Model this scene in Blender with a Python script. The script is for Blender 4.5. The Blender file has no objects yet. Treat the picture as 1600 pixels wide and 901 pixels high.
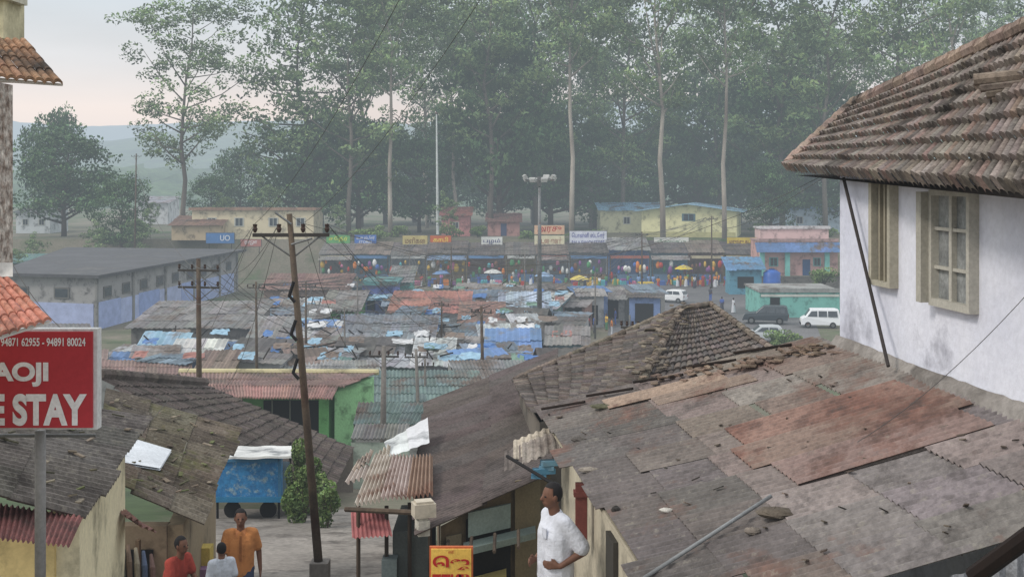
import bpy, math, random
import numpy as np
from mathutils import Vector, Matrix
random.seed(7); rng=np.random.default_rng(7)
sc=bpy.context.scene; COL=sc.collection
F=1900.;HZ=270.;CZ=15.
V=Vector; R=math.radians; U=random.uniform
def P(px,py,d): return V(((px-800)/F*d,d,CZ-(py-HZ)/F*d))
def PX(px,d): return (px-800)/F*d
GY=[-60,0,12.6,16,20,30,45,60,75,173.5,178,330,420,7000]
GZ=[11.5,11,9.95,8.85,8.3,6.6,4,1.6,0,0,5.3,5.3,1,1]
def gz(y): return float(np.interp(y,GY,GZ))
def c(r,g,b,k=1.):
    f=lambda v:((v/255+.055)/1.055)**2.4 if v>10 else v/255/12.92
    return (f(r)*k,f(g)*k,f(b)*k)
WH=(1,1,1)
ORD=['first','second','third','fourth','fifth','sixth','seventh','eighth','ninth','tenth','eleventh','twelfth','thirteenth','fourteenth','fifteenth','sixteenth','seventeenth','eighteenth','nineteenth','twentieth']
def ordw(n): return ORD[n] if n<20 else ('twenty-'+ORD[n-20] if n<29 else ('thirtieth' if n==29 else 'thirty-'+ORD[(n-30)%9]))
# ---------------------------------------------------------------- materials
MC={}
def mat(key,c1=WH,c2=None,scale=1.5,rough=.88,bump=.15,bscale=30,metal=0,rust=0,rscale=.9,rcol=None,stretch=None,fine=.25,spec=.3,lich=0,simple=False):
    if key in MC: return MC[key]
    m=bpy.data.materials.new(key); m.use_nodes=True; nt=m.node_tree; N=nt.nodes; L=nt.links
    for n in list(N): N.remove(n)
    out=N.new('ShaderNodeOutputMaterial'); b=N.new('ShaderNodeBsdfPrincipled'); g=N.new('ShaderNodeNewGeometry')
    b.inputs['Roughness'].default_value=rough; b.inputs['Metallic'].default_value=metal
    b.inputs['Specular IOR Level'].default_value=spec
    pos=g.outputs['Position']
    if stretch:
        mp=N.new('ShaderNodeMapping'); mp.inputs['Scale'].default_value=stretch; L.new(pos,mp.inputs['Vector']); pos=mp.outputs[0]
    def noise(s,det=4,ro=.6,vec=None):
        n=N.new('ShaderNodeTexNoise'); n.inputs['Scale'].default_value=s; n.inputs['Detail'].default_value=det; n.inputs['Roughness'].default_value=ro
        L.new(vec or pos,n.inputs['Vector']); return n.outputs['Fac']
    def ramp(x,a,bb):
        r=N.new('ShaderNodeMapRange'); r.inputs[1].default_value=a; r.inputs[2].default_value=bb; L.new(x,r.inputs[0]); r.clamp=True; return r.outputs[0]
    def mix(f,a,bb,t='MIX'):
        x=N.new('ShaderNodeMix'); x.data_type='RGBA'; x.blend_type=t
        for i,v in ((0,f),(6,a),(7,bb)):
            if isinstance(v,(int,float)): x.inputs[i].default_value=v
            elif isinstance(v,tuple): x.inputs[i].default_value=(*v,1)
            else: L.new(v,x.inputs[i])
        return x.outputs[2]
    c2=c2 or tuple(v*.72 for v in c1)
    at=N.new('ShaderNodeAttribute'); at.attribute_name='tint'
    if simple: cc=mix(1.0,c1,at.outputs['Color'],'MULTIPLY')
    else:
        cc=mix(ramp(noise(scale),.35,.65),c1,c2); cc=mix(1.0,cc,at.outputs['Color'],'MULTIPLY')
        fn=noise(bscale,3,.7)
        gr=N.new('ShaderNodeMapRange'); gr.inputs[1].default_value=.3; gr.inputs[2].default_value=.7; gr.inputs[3].default_value=1-fine; gr.inputs[4].default_value=1+fine*.6; L.new(fn,gr.inputs[0])
        vm=N.new('ShaderNodeVectorMath'); vm.operation='SCALE'; L.new(cc,vm.inputs[0]); L.new(gr.outputs[0],vm.inputs['Scale']); cc=vm.outputs[0]
    if rust>0:
        rr=ramp(noise(rscale,8,.7),.62-.3*rust,.74-.3*rust)
        rc=mix(ramp(noise(rscale*6,4),.35,.65),rcol or c(110,66,48),tuple(v*.5 for v in (rcol or c(110,66,48))))
        cc=mix(rr,cc,rc)
    if lich>0:
        lr=ramp(noise(9,6,.75,g.outputs['Position']),.66-.12*lich,.72-.12*lich)
        mm=N.new('ShaderNodeMath'); mm.operation='MULTIPLY'; mm.inputs[1].default_value=.35; L.new(lr,mm.inputs[0])
        cc=mix(mm.outputs[0],cc,c(150,144,130))
        lr=ramp(noise(2.2,7,.78,g.outputs['Position']),.5,.64)
        mm=N.new('ShaderNodeMath'); mm.operation='MULTIPLY'; mm.inputs[1].default_value=.62; L.new(lr,mm.inputs[0])
        cc=mix(mm.outputs[0],cc,c(58,52,49))
    L.new(cc,b.inputs['Base Color'])
    if bump:
        bn=N.new('ShaderNodeBump'); bn.inputs['Strength'].default_value=bump; bn.inputs['Distance'].default_value=.02; L.new(fn,bn.inputs['Height']); L.new(bn.outputs[0],b.inputs['Normal'])
    # painted aerial haze: bluish glow mixed into each surface, stronger farther along Y
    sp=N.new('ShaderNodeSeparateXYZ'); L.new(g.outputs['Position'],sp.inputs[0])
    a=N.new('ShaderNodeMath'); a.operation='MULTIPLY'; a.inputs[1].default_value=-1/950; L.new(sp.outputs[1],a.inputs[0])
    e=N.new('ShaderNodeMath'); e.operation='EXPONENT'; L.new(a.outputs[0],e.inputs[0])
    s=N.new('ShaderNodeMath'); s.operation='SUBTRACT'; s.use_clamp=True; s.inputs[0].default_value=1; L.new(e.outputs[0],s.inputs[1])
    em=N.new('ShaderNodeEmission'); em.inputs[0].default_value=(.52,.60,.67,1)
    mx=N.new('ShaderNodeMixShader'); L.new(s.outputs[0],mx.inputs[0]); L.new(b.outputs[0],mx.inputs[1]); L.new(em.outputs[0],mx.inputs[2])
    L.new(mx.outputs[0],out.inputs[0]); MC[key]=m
    try: m.cycles.emission_sampling='NONE'
    except Exception: pass
    return m
def paint(r,g,b,rough=.8,fine=.18): return mat('paint_%d_%d_%d'%(r,g,b),c(r,g,b),c(r,g,b,.78),scale=1.2,rough=rough,bump=.08,fine=fine)
def plaster(r,g,b): return mat('plaster_%d_%d_%d'%(r,g,b),c(r,g,b),c(r*.93,g*.93,b*.93),scale=.8,rough=.95,bump=.25,bscale=14,fine=.14,rust=.34,rscale=.8,rcol=c(r*.74,g*.74,b*.74))
SHEET=mat('weathered_sheet',WH,(.62,.62,.62),scale=1.3,rough=.8,bump=.3,bscale=22,fine=.4,rust=.35,rscale=.8,rcol=c(88,72,64),lich=.5)
ASB=mat('asbestos_sheet',WH,(.62,.61,.6),scale=1.1,rough=.9,bump=.4,bscale=25,fine=.4,rust=.3,rscale=.7,rcol=c(66,60,54),lich=.9)
RUSTY=mat('rusty_sheet',WH,(.72,.7,.69),scale=.9,rough=.6,bump=.35,bscale=16,fine=.35,rust=.3,rscale=.9,rcol=c(122,92,80),lich=.7)
RUSTP=mat('rust_patch_sheet',WH,(.76,.72,.7),scale=.9,rough=.6,bump=.35,bscale=16,fine=.35,rust=.5,rscale=1.1,rcol=c(132,92,78),lich=.5)
MARK=mat('market_sheet',WH,(.72,.72,.72),scale=.35,rough=.75,bump=.1,bscale=3,fine=.3,rust=.36,rscale=.45,rcol=c(110,97,88))
TARP=mat('tarpaulin',WH,(.75,.75,.75),scale=.5,rough=.6,bump=.4,bscale=3,fine=.15,rust=.25,rscale=.8,rcol=c(130,132,134))
TILE=mat('clay_tile',WH,(.68,.67,.66),scale=1.2,rough=.95,bump=.4,bscale=26,fine=.4,rust=.3,rscale=1.0,rcol=c(82,76,71),lich=.6,spec=.1)
WOOD=mat('old_wood',c(92,78,64),c(60,50,42),scale=2,bump=.3,bscale=18,stretch=(1,1,.2))
DARK=paint(30,28,28); METAL=mat('grey_metal',c(128,130,130),c(95,94,92),rough=.5,metal=.3,rust=.2)
RPOLE=mat('rusty_pole',c(98,84,68),c(72,60,50),scale=3,rough=.7,rust=.35,rcol=c(82,58,44),bump=.2)
CONC=mat('concrete',c(132,126,120),c(100,96,92),scale=.8,bump=.4,bscale=12,rust=.25,rcol=c(78,74,68))
BARK=mat('bark',c(182,172,158),c(124,112,102),scale=.5,bump=.3,bscale=4,stretch=(1,1,.3))
MBARK=mat('grey_bark',c(134,124,112),c(92,84,76),scale=.5,bump=.3,bscale=4,stretch=(1,1,.3))
DBARK=mat('dark_bark',c(98,86,76),c(66,58,52),scale=.5,bump=.3,bscale=4)
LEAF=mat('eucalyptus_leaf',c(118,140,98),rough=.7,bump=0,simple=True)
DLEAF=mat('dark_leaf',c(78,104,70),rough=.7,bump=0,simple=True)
GLASS=mat('window_glass',c(70,78,84),c(50,56,62),rough=.15,bump=0,spec=.6)
# ---------------------------------------------------------------- mesh builder
def obj_from(name,verts,faces,cols,m,smooth=False):
    me=bpy.data.meshes.new(name); me.from_pydata(verts,[],faces); 
    a=me.attributes.new('tint','FLOAT_COLOR','POINT')
    arr=np.ones((len(verts),4),dtype=np.float32); arr[:,:3]=np.array(cols,dtype=np.float32).reshape(-1,3) if len(cols) else 1
    a.data.foreach_set('color',arr.ravel())
    if smooth: me.polygons.foreach_set('use_smooth',[True]*len(me.polygons))
    me.materials.append(m); me.update()
    o=bpy.data.objects.new(name,me); COL.objects.link(o); return o
LOCAL=set()
def off(p):
    if p is None: return V((0,0,0))
    while p.parent: p=p.parent
    return V((0,0,0)) if p.name in LOCAL else V(p.location)
class MB:
    def __init__(s): s.v=[];s.f=[];s.c=[]
    def add(s,vs,fs,col=WH):
        n=len(s.v); s.v+= [tuple(v) for v in vs]; s.f+=[tuple(i+n for i in f) for f in fs]; s.c+=[col]*len(vs); return s
    def quad(s,a,b,cc,d,col=WH): return s.add([a,b,cc,d],[(0,1,2,3)],col)
    def hexa(s,lo,hi,col=WH):
        return s.add(list(lo)+list(hi),[(3,2,1,0),(4,5,6,7),(0,1,5,4),(1,2,6,5),(2,3,7,6),(3,0,4,7)],col)
    def box(s,ce,sz,yaw=0,col=WH,M=None):
        x,y,z=[k/2 for k in sz]; q=Matrix.Rotation(yaw,3,'Z') if M is None else M; ce=V(ce)
        p=[ce+q@V(a) for a in ((-x,-y,-z),(x,-y,-z),(x,y,-z),(-x,y,-z),(-x,-y,z),(x,-y,z),(x,y,z),(-x,y,z))]
        return s.hexa(p[:4],p[4:],col)
    def prism(s,fp,z0,z1,col=WH):
        n=len(fp); vs=[(x,y,z0) for x,y in fp]+[(x,y,z1) for x,y in fp]
        return s.add(vs,[tuple(range(n-1,-1,-1)),tuple(range(n,2*n))]+[(i,(i+1)%n,n+(i+1)%n,n+i) for i in range(n)],col)
    def tube(s,pts,rad,n=8,col=WH):
        pts=[V(p) for p in pts]; 
        if not isinstance(rad,(list,tuple)): rad=[rad]*len(pts)
        vs=[];fs=[]
        for i,p in enumerate(pts):
            t=(pts[min(i+1,len(pts)-1)]-pts[max(i-1,0)]).normalized()
            a=V((0,0,1)) if abs(t.z)<.9 else V((1,0,0)); u=t.cross(a).normalized(); w=t.cross(u)
            for k in range(n):
                th=2*math.pi*k/n; vs.append(p+(u*math.cos(th)+w*math.sin(th))*rad[i])
        for i in range(len(pts)-1):
            for k in range(n): fs.append((i*n+k,i*n+(k+1)%n,(i+1)*n+(k+1)%n,(i+1)*n+k))
        fs.append(tuple(range(n-1,-1,-1))); fs.append(tuple(range((len(pts)-1)*n,len(pts)*n)))
        return s.add(vs,fs,col)
    def ell(s,ce,r,n=12,m=8,col=WH):
        ce=V(ce); vs=[];fs=[]
        for j in range(m+1):
            ph=math.pi*j/m
            for k in range(n):
                th=2*math.pi*k/n; vs.append((ce.x+r[0]*math.sin(ph)*math.cos(th),ce.y+r[1]*math.sin(ph)*math.sin(th),ce.z+r[2]*math.cos(ph)))
        for j in range(m):
            for k in range(n): fs.append((j*n+k,(j+1)*n+k,(j+1)*n+(k+1)%n,j*n+(k+1)%n))
        return s.add(vs,fs,col)
    def cap(s,a,b,ra,rb,n=10,col=WH):
        a=V(a);b=V(b); t=(b-a); L=t.length
        if L<1e-5: t=V((0,0,1))
        t=t.normalized(); pts=[];rad=[]
        for k in range(4):
            th=math.pi/2*(k/3.); pts.append(a-t*ra*math.cos(th)); rad.append(max(.0008,ra*math.sin(th)))
        for k in range(4):
            th=math.pi/2*(k/3.); pts.append(b+t*rb*math.sin(th)); rad.append(max(.0008,rb*math.cos(th)))
        h=V((0,0,1)) if abs(t.z)<.9 else V((1,0,0)); u=t.cross(h).normalized(); w=t.cross(u); vs=[];fs=[]
        for p,r in zip(pts,rad):
            for k in range(n):
                th=2*math.pi*k/n; vs.append(p+(u*math.cos(th)+w*math.sin(th))*r)
        m=len(pts)
        for i in range(m-1):
            for k in range(n): fs.append((i*n+k,i*n+(k+1)%n,(i+1)*n+(k+1)%n,(i+1)*n+k))
        fs.append(tuple(range(n-1,-1,-1))); fs.append(tuple(range((m-1)*n,m*n)))
        return s.add(vs,fs,col)
    def build(s,name,m,parent=None,smooth=False,label=None):
        o3=off(parent)
        o=obj_from(name,[(x-o3.x,y-o3.y,z-o3.z) for x,y,z in s.v],s.f,s.c,m,smooth)
        if parent: o.parent=parent
        if label: o['label']=label
        return o
def thing(name,label,cat,loc,rz=0,group=None,local=False):
    o=bpy.data.objects.new(name,None); COL.objects.link(o); o.location=loc; o.rotation_euler=(0,0,rz); o.empty_display_size=.2
    o['label']=label; o['category']=cat
    if group: o['group']=group
    if local: LOCAL.add(o.name)
    return o
def single(mb,name,m,label,cat,group=None,kind=None,smooth=False):
    a=np.array(mb.v); ce=V((a[:,0].mean(),a[:,1].mean(),a[:,2].min()))
    o=obj_from(name,[tuple(q) for q in (a-np.array(ce))],mb.f,mb.c,m,smooth); o.location=ce
    if label: o['label']=label
    if cat: o['category']=cat
    if group: o['group']=group
    if kind: o['kind']=kind
    return o
def wallbox(mb,p0,p1,u0,u1,z0,z1,n0,n1,sg=1,col=WH):
    p0=V((p0[0],p0[1],0));p1=V((p1[0],p1[1],0)); t=(p1-p0).normalized(); n=V((t.y,-t.x,0))*sg
    q=lambda u,nn,z: p0+t*u+n*nn+V((0,0,z))
    return mb.hexa([q(u0,n0,z0),q(u1,n0,z0),q(u1,n1,z0),q(u0,n1,z0)],[q(u0,n0,z1),q(u1,n0,z1),q(u1,n1,z1),q(u0,n1,z1)],col)
def sheets(mb,A,B,C,D,ni,nj,waves,amp,step,jit,colf,seg=6,prof='sin',sag=0,uj=0,thick=0):
    """A-B upper edge, D-C lower edge; ribs run from the upper edge to the lower one"""
    A,B,C,D=[V(q) for q in (A,B,C,D)]; n=(B-A).cross(D-A).normalized()
    if n.z<0: n=-n
    def pt(u,v,h):
        p=(A*(1-u)+B*u)*(1-v)+(D*(1-u)+C*u)*v
        return p+n*(h-sag*math.sin(math.pi*v)*math.sin(math.pi*u))
    for i in range(ni):
        for j in range(nj):
            k=U(-jit,jit); dv=U(-uj,uj); col=colf(i/ni,j/nj); nu=waves*seg; tl=U(-jit,jit)
            vs=[];fs=[]; rows=2
            for a in range(nu+1):
                lu=a/nu; ph=lu*waves*2*math.pi
                w=math.sin(ph) if prof=='sin' else (abs(math.sin(ph/2))**.6*2-1)
                for b in range(rows+1):
                    lv=b/rows
                    vs.append(pt((i+lu*1.01)/ni,(j+lv*1.06)/nj+dv/nj*lv,w*amp+step*lv+k+tl*(lu-.5)))
            for a in range(nu):
                for b in range(rows): q=a*(rows+1)+b; fs.append((q,q+1,q+rows+2,q+rows+1))
            if thick:
                base=len(vs)
                for a in range(nu+1):
                    p=vs[a*(rows+1)+rows]; vs.append(p-n*thick)
                for a in range(nu): fs.append((a*(rows+1)+rows,base+a,base+a+1,(a+1)*(rows+1)+rows))
            mb.add(vs,fs,col)
    return mb
def jc(base,v=.15):
    k=1+U(-v,v); return tuple(max(0,min(1,x*k*(1+U(-.04,.04)))) for x in base)
def text(s,o,right,up,m,parent,name='lettering',bold=.012):
    cu=bpy.data.curves.new('t','FONT'); cu.body=s; cu.size=1; cu.offset=bold
    to=bpy.data.objects.new('t',cu); COL.objects.link(to)
    dg=bpy.context.evaluated_depsgraph_get(); me=bpy.data.meshes.new_from_object(to.evaluated_get(dg))
    vs=[tuple(v.co) for v in me.vertices]; fs=[tuple(p.vertices) for p in me.polygons]
    bpy.data.objects.remove(to); bpy.data.meshes.remove(me)
    if not vs: return None
    a=np.array(vs); x0,y0=a[:,0].min(),a[:,1].min(); w=max(1e-3,np.ptp(a[:,0])); h=max(1e-3,np.ptp(a[:,1]))
    o=V(o);right=V(right);up=V(up); mb=MB()
    mb.add([o+right*((x-x0)/w)+up*((y-y0)/h) for x,y,z in vs],fs)
    return mb.build(name,m,parent)
# ---------------------------------------------------------------- setting
def ground():
    ys=sorted(set([float(y) for y in np.arange(-60,202,2)]+[float(y) for y in GY]+[float(y) for y in np.geomspace(210,7000,30)]))
    xs=sorted(set([float(x) for x in np.arange(-120,121,4)]+[-3500,-2000,-1000,-500,-250,250,500,1000,2000,3500]))
    vs=[(x,y,gz(y)) for y in ys for x in xs]; n=len(xs)
    fs=[(j*n+i,j*n+i+1,(j+1)*n+i+1,(j+1)*n+i) for j in range(len(ys)-1) for i in range(n-1)]
    m=mat('earth',c(122,114,100),c(92,94,74),scale=.15,bump=.4,bscale=5,rust=.45,rscale=.08,rcol=c(80,98,62))
    o=obj_from('ground',vs,fs,[WH]*len(vs),m); o['kind']='structure'
ground()
def strip(name,fx0,fx1,ys,m,dz):
    vs=[];fs=[]
    for y in ys: vs+=[(fx0(y),y,gz(y)+dz),(fx1(y),y,gz(y)+dz)]
    for i in range(len(ys)-1): fs.append((2*i,2*i+1,2*i+3,2*i+2))
    o=obj_from(name,vs,fs,[WH]*len(vs),m); o['kind']='structure'
ROAD=mat('street_concrete',c(148,141,133),c(124,118,111),scale=.5,bump=.4,bscale=9,rust=.4,rscale=.8,rcol=c(110,103,96),fine=.3)
ys=sorted(set([0,4,8,10,12.6,14,16,18,20,22,24,26,28,30,31]))
strip('road',lambda y:-6.2-.05*y,lambda y:.3 if y<17 else -.9-.09*(y-17),ys,ROAD,.02)
strip('path',lambda y:PX(1000,y)-3,lambda y:PX(1180,y)+6,[105,115,125,135,145,155,165],mat('asphalt',c(114,112,112),c(94,93,94),scale=.2,bscale=6),.02)
def hill(name,y0,y1,fn,m,x0=-2600,x1=1200,step=10,rg=1.6):
    xs=np.arange(x0,x1,step); vs=[];fs=[]; rows=8
    r2=np.random.default_rng(int(y0)); nz=r2.normal(0,1,(rows+1,len(xs)))
    for j in range(rows+1):
        t=j/rows; y=y0+(y1-y0)*t
        for i,x in enumerate(xs):
            h=fn(x)*(math.sin(t*math.pi/2)**1.2)+nz[j,i]*(rg if j else 0)
            vs.append((x,y+nz[j,i]*6,1+h))
    n=len(xs)
    for j in range(rows):
        for i in range(n-1): fs.append((j*n+i,j*n+i+1,(j+1)*n+i+1,(j+1)*n+i))
    o=obj_from(name,vs,fs,[WH]*len(vs),m,True); o['kind']='structure'
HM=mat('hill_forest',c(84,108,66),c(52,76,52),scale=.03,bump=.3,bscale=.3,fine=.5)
hill('hill',380,640,lambda x:15+4*math.sin(x/70.)+3*math.sin(x/31.+1),HM,-900,900,3,1.3)
hill('hill',800,1500,lambda x:62+14*math.sin(x/170.+2.2)+6*math.sin(x/61.),HM,-1500,900,7,1.6)
hill('hill',2200,3200,lambda x:165+30*math.sin(x/420.+.2)+12*math.sin(x/150.),HM,-3200,2400,20,1.5)
# ---------------------------------------------------------------- vegetation
def leaf_mesh(name,ce,size,bright,m,asp=2.0,down=.3):
    n=len(ce); d=rng.normal(0,1,(n,3)); d[:,2]=d[:,2]-down*1.2; d/=np.linalg.norm(d,axis=1)[:,None]
    e=rng.normal(0,1,(n,3)); e-= (e*d).sum(1)[:,None]*d; e/=np.linalg.norm(e,axis=1)[:,None]
    s=size*rng.uniform(.6,1.4,n)[:,None]
    v=np.stack([ce-d*s*.5,ce+e*s*.5/asp-d*s*.05,ce+d*s*.5,ce-e*s*.5/asp+d*s*.05],1).reshape(-1,3)
    me=bpy.data.meshes.new(name); me.vertices.add(4*n); me.vertices.foreach_set('co',v.astype(np.float32).ravel())
    me.loops.add(4*n); me.loops.foreach_set('vertex_index',np.arange(4*n,dtype=np.int32))
    me.polygons.add(n); me.polygons.foreach_set('loop_start',np.arange(0,4*n,4,dtype=np.int32)); 
    try: me.polygons.foreach_set('loop_total',np.full(n,4,dtype=np.int32))
    except Exception: pass
    me.update(calc_edges=True); a=me.attributes.new('tint','FLOAT_COLOR','POINT')
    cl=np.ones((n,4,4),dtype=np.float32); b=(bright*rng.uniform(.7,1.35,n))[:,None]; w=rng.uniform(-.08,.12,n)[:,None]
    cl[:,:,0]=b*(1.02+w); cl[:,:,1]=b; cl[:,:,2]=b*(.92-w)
    a.data.foreach_set('color',cl.ravel()); me.materials.append(m); me.validate(); return me
def gen_tree(kind,H,Rr,seed,nleaf,lsize,t0=.3,nl=26,bark=None):
    rd=random.Random(seed); g=np.random.default_rng(seed); mb=MB(); wob=H*.035
    ks=[0,.12,.25,.4,.55,.7,.85,1]; dx,dy=rd.uniform(-1,1)*H*.04,rd.uniform(-1,1)*H*.04
    tp=[V((rd.uniform(-wob,wob)*t+dx*t*t,rd.uniform(-wob,wob)*t+dy*t*t,H*t*.95)) for t in ks]
    r0=H*.0095 if kind!='dense' else H*.026
    mb.tube(tp,[r0*(1-.88*t) for t in ks],8)
    def tr(t):
        for i in range(7):
            if ks[i]<=t<=ks[i+1]: break
        f=(t-ks[i])/(ks[i+1]-ks[i]); return tp[i].lerp(tp[i+1],f)
    clumps=[]
    for q in range(nl):
        t=t0+(.97-t0)*(q+rd.random())/nl; az=q*2.4+rd.uniform(-.5,.5); tt=(t-t0)/(1-t0)
        if kind=='dense': L=Rr*(math.sqrt(max(.05,1-(tt-.35)**2/.5)))*rd.uniform(.7,1); el=rd.uniform(.0,.7)
        elif kind=='feather': L=Rr*(1.1-.7*tt)*rd.uniform(.6,1.15); el=rd.uniform(.0,.4)
        else: L=Rr*(.55+.9*math.sin(math.pi*min(1,tt*.85+.12)))*rd.uniform(.3,1.05); el=rd.uniform(.3,1.0)
        s=tr(t); d=V((math.cos(az)*math.cos(el),math.sin(az)*math.cos(el),math.sin(el)))
        m1=s+d*L*.5+V((0,0,-L*.04)); e=s+d*L+V((0,0,L*.08)); rb=r0*(1-.85*t)*.55+.03
        mb.tube([s,m1,e],[rb,rb*.6,rb*.25],5)
        for fr,sz in ((1,.24),(.74,.19),(.5,.12)) if kind!='feather' else ((1,.12),(.8,.14),(.6,.14),(.4,.13)):
            for _ in range(2):
                o=V((rd.gauss(0,1),rd.gauss(0,1),rd.gauss(0,.7)))*Rr*.15
                clumps.append((s+d*L*fr+o,Rr*sz*rd.uniform(.55,1.3),rd.uniform(.5,1.45)))
    clumps.append((tp[-1],Rr*.25,1.1))
    w=np.array([cc[1]**2 for cc in clumps]); w/=w.sum(); idx=g.choice(len(clumps),nleaf,p=w)
    C0=np.array([tuple(cc[0]) for cc in clumps])[idx]; Rd=np.array([cc[1] for cc in clumps])[idx]; br=np.array([cc[2] for cc in clumps])[idx]
    dd=g.normal(0,1,(nleaf,3)); dd/=np.linalg.norm(dd,axis=1)[:,None]; rr=g.uniform(.25,1,nleaf)**.6
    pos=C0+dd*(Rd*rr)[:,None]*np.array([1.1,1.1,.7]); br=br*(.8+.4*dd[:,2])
    m=DLEAF if kind=='dense' else LEAF
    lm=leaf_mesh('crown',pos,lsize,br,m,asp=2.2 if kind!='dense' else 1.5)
    to=mb.build('trunk',bark or (DBARK if kind in('dense','feather') else MBARK),None,True); tm=to.data; bpy.data.objects.remove(to)
    return tm,lm
VAR={}
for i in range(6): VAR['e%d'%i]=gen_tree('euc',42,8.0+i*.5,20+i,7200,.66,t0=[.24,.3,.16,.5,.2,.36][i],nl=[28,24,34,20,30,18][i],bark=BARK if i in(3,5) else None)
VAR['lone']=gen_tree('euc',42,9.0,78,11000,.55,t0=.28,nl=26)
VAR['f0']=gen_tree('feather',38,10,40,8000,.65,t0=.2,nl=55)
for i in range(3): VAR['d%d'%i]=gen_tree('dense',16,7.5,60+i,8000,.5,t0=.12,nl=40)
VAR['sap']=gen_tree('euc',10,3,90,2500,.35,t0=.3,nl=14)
def put_tree(var,px,d,H,label,group=None,wide=1.,z=None,cat='tree',name='tree'):
    base={'d':16,'s':10,'f':38}.get(var[0],42); s=H/base
    r=thing(name,label,cat,(PX(px,d),d,gz(d) if z is None else z),U(0,6.28),group,True)
    r.scale=(s*wide,s*wide,s)
    for nm,me in zip(('trunk','crown'),VAR[var]):
        o=bpy.data.objects.new(nm,me); COL.objects.link(o); o.parent=r
    return r
put_tree('lone',285,182,36,'tall lone eucalyptus with open tiered crown standing against the sky at left',wide=1.25,name='eucalyptus_tree')
put_tree('f0',478,190,44,'feathery dark tree with wispy side branches at the left edge of the wood',name='tree')
E=[('e0',545,186,41,'tall leafy eucalyptus right beside the feathery tree at the left of the wood'),
('e3',610,184,44,'eucalyptus with pale bare trunk just left of the thin white pole'),
('e5',712,195,38,'eucalyptus leaning out just right of the thin white pole'),
('e1',768,189,45,'eucalyptus whose trunk rises behind the white signboard on the shop roofs'),
('e4',838,200,50,'tall eucalyptus behind the floodlight mast'),
('e3',893,184,50,'eucalyptus with long white forked trunk behind the blue and white signboard'),
('e2',975,206,45,'eucalyptus with thin trunk at the left end of the blue metal roofs'),
('e5',1036,179.5,49,'bare stemmed eucalyptus in front of the left half of the yellow house'),
('e3',1132,179.5,46,'leafy eucalyptus before the right half of the yellow house'),
('e0',1222,196,46,'broad eucalyptus behind the pink and turquoise house'),
('e4',1290,190,46,'eucalyptus rising just left of the white house roof'),
('e2',1395,192,50,'eucalyptus behind the clay tiled roof, seen over its lower slope'),
('e5',1500,190,50,'eucalyptus at the upper right behind the clay tiled roof')]
for a in E: put_tree(a[0],a[1],a[2],a[3],a[4],wide=U(.9,1.15) if a[0]!='e3' else .9,name='eucalyptus_tree')
for k in range(11):
    put_tree('e%d'%random.choice([0,1,2,4,5]),560+k*98+U(-34,34),U(208,224),U(34,50),'eucalyptus in the middle depth of the misty wood behind the shops','eucalyptus trees in the middle of the wood',name='eucalyptus_tree')
for k in range(8):
    put_tree('e%d'%random.choice([0,2,4,1]),740+k*115+U(-40,40),U(240,280),U(38,54),'eucalyptus at the back of the misty wood, half hidden by nearer trees','eucalyptus trees at the back of the wood',wide=1.1,name='eucalyptus_tree')
D=[('d0',100,186,15.5,1.05,'dense dark round tree at the far left above the market'),
('d1',84,215,20,.6,'reddish topped tree peeping over the dense round tree at far left'),
('d2',190,176,11,.8,'smaller grey green tree between the round tree and the lone eucalyptus'),
('d1',375,215,14,.7,'dark round tree seen between the lone eucalyptus and the wood'),
('d2',330,200,9,.9,'low bushy tree behind the cream flat roofed building'),
('d0',480,190,17,1.1,'dense dark tree low under the feathery tree'),
('d1',560,194,18,1,'dense dark tree behind the blue shop signboard'),
('d2',655,198,15,.9,'dense dark tree low behind the orange shop signboard'),
('d0',780,196,31,.7,'very dark tall dense tree left of the floodlight mast'),
('d1',860,205,20,1,'dense dark tree behind the floodlight mast'),
('d2',930,214,17,1,'dense tree left of the yellow house'),
('d0',1090,222,27,1,'dense tree rising behind the yellow house roof'),
('d1',1220,205,27,.9,'tall dense dark tree right of the yellow house'),
('d2',1290,200,15,1,'dense tree beside the white house corner over the pink house'),
('d1',1205,186,11,.8,'low round tree touching the right end of the yellow house')]
for a in D: put_tree(a[0],a[1],a[2],a[3],a[5],wide=a[4])
for k in range(12): put_tree('d%d'%(k%3),520+k*64+U(-20,20),U(216,238),U(12,20),'dark undergrowth tree among the eucalyptus trunks of the wood','undergrowth trees among the trunks',wide=1.15)
for k in range(9):
    put_tree('sap',[20,55,150,215,235,350,420,530,700][k],[150,165,172,174,180,184,180,178,179][k],U(5,8),['young pale tree at the left edge of the photo below the hill','young tree beside the small white far house','young tree near the left end of the dark flat roof','young tree just left of the lone eucalyptus trunk','thin young tree leaning by the lone eucalyptus','young tree at the left of the cream building roof','young tree at the right end of the cream building','young tree between cream building and wood','young tree before the pink far house'][k])
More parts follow.
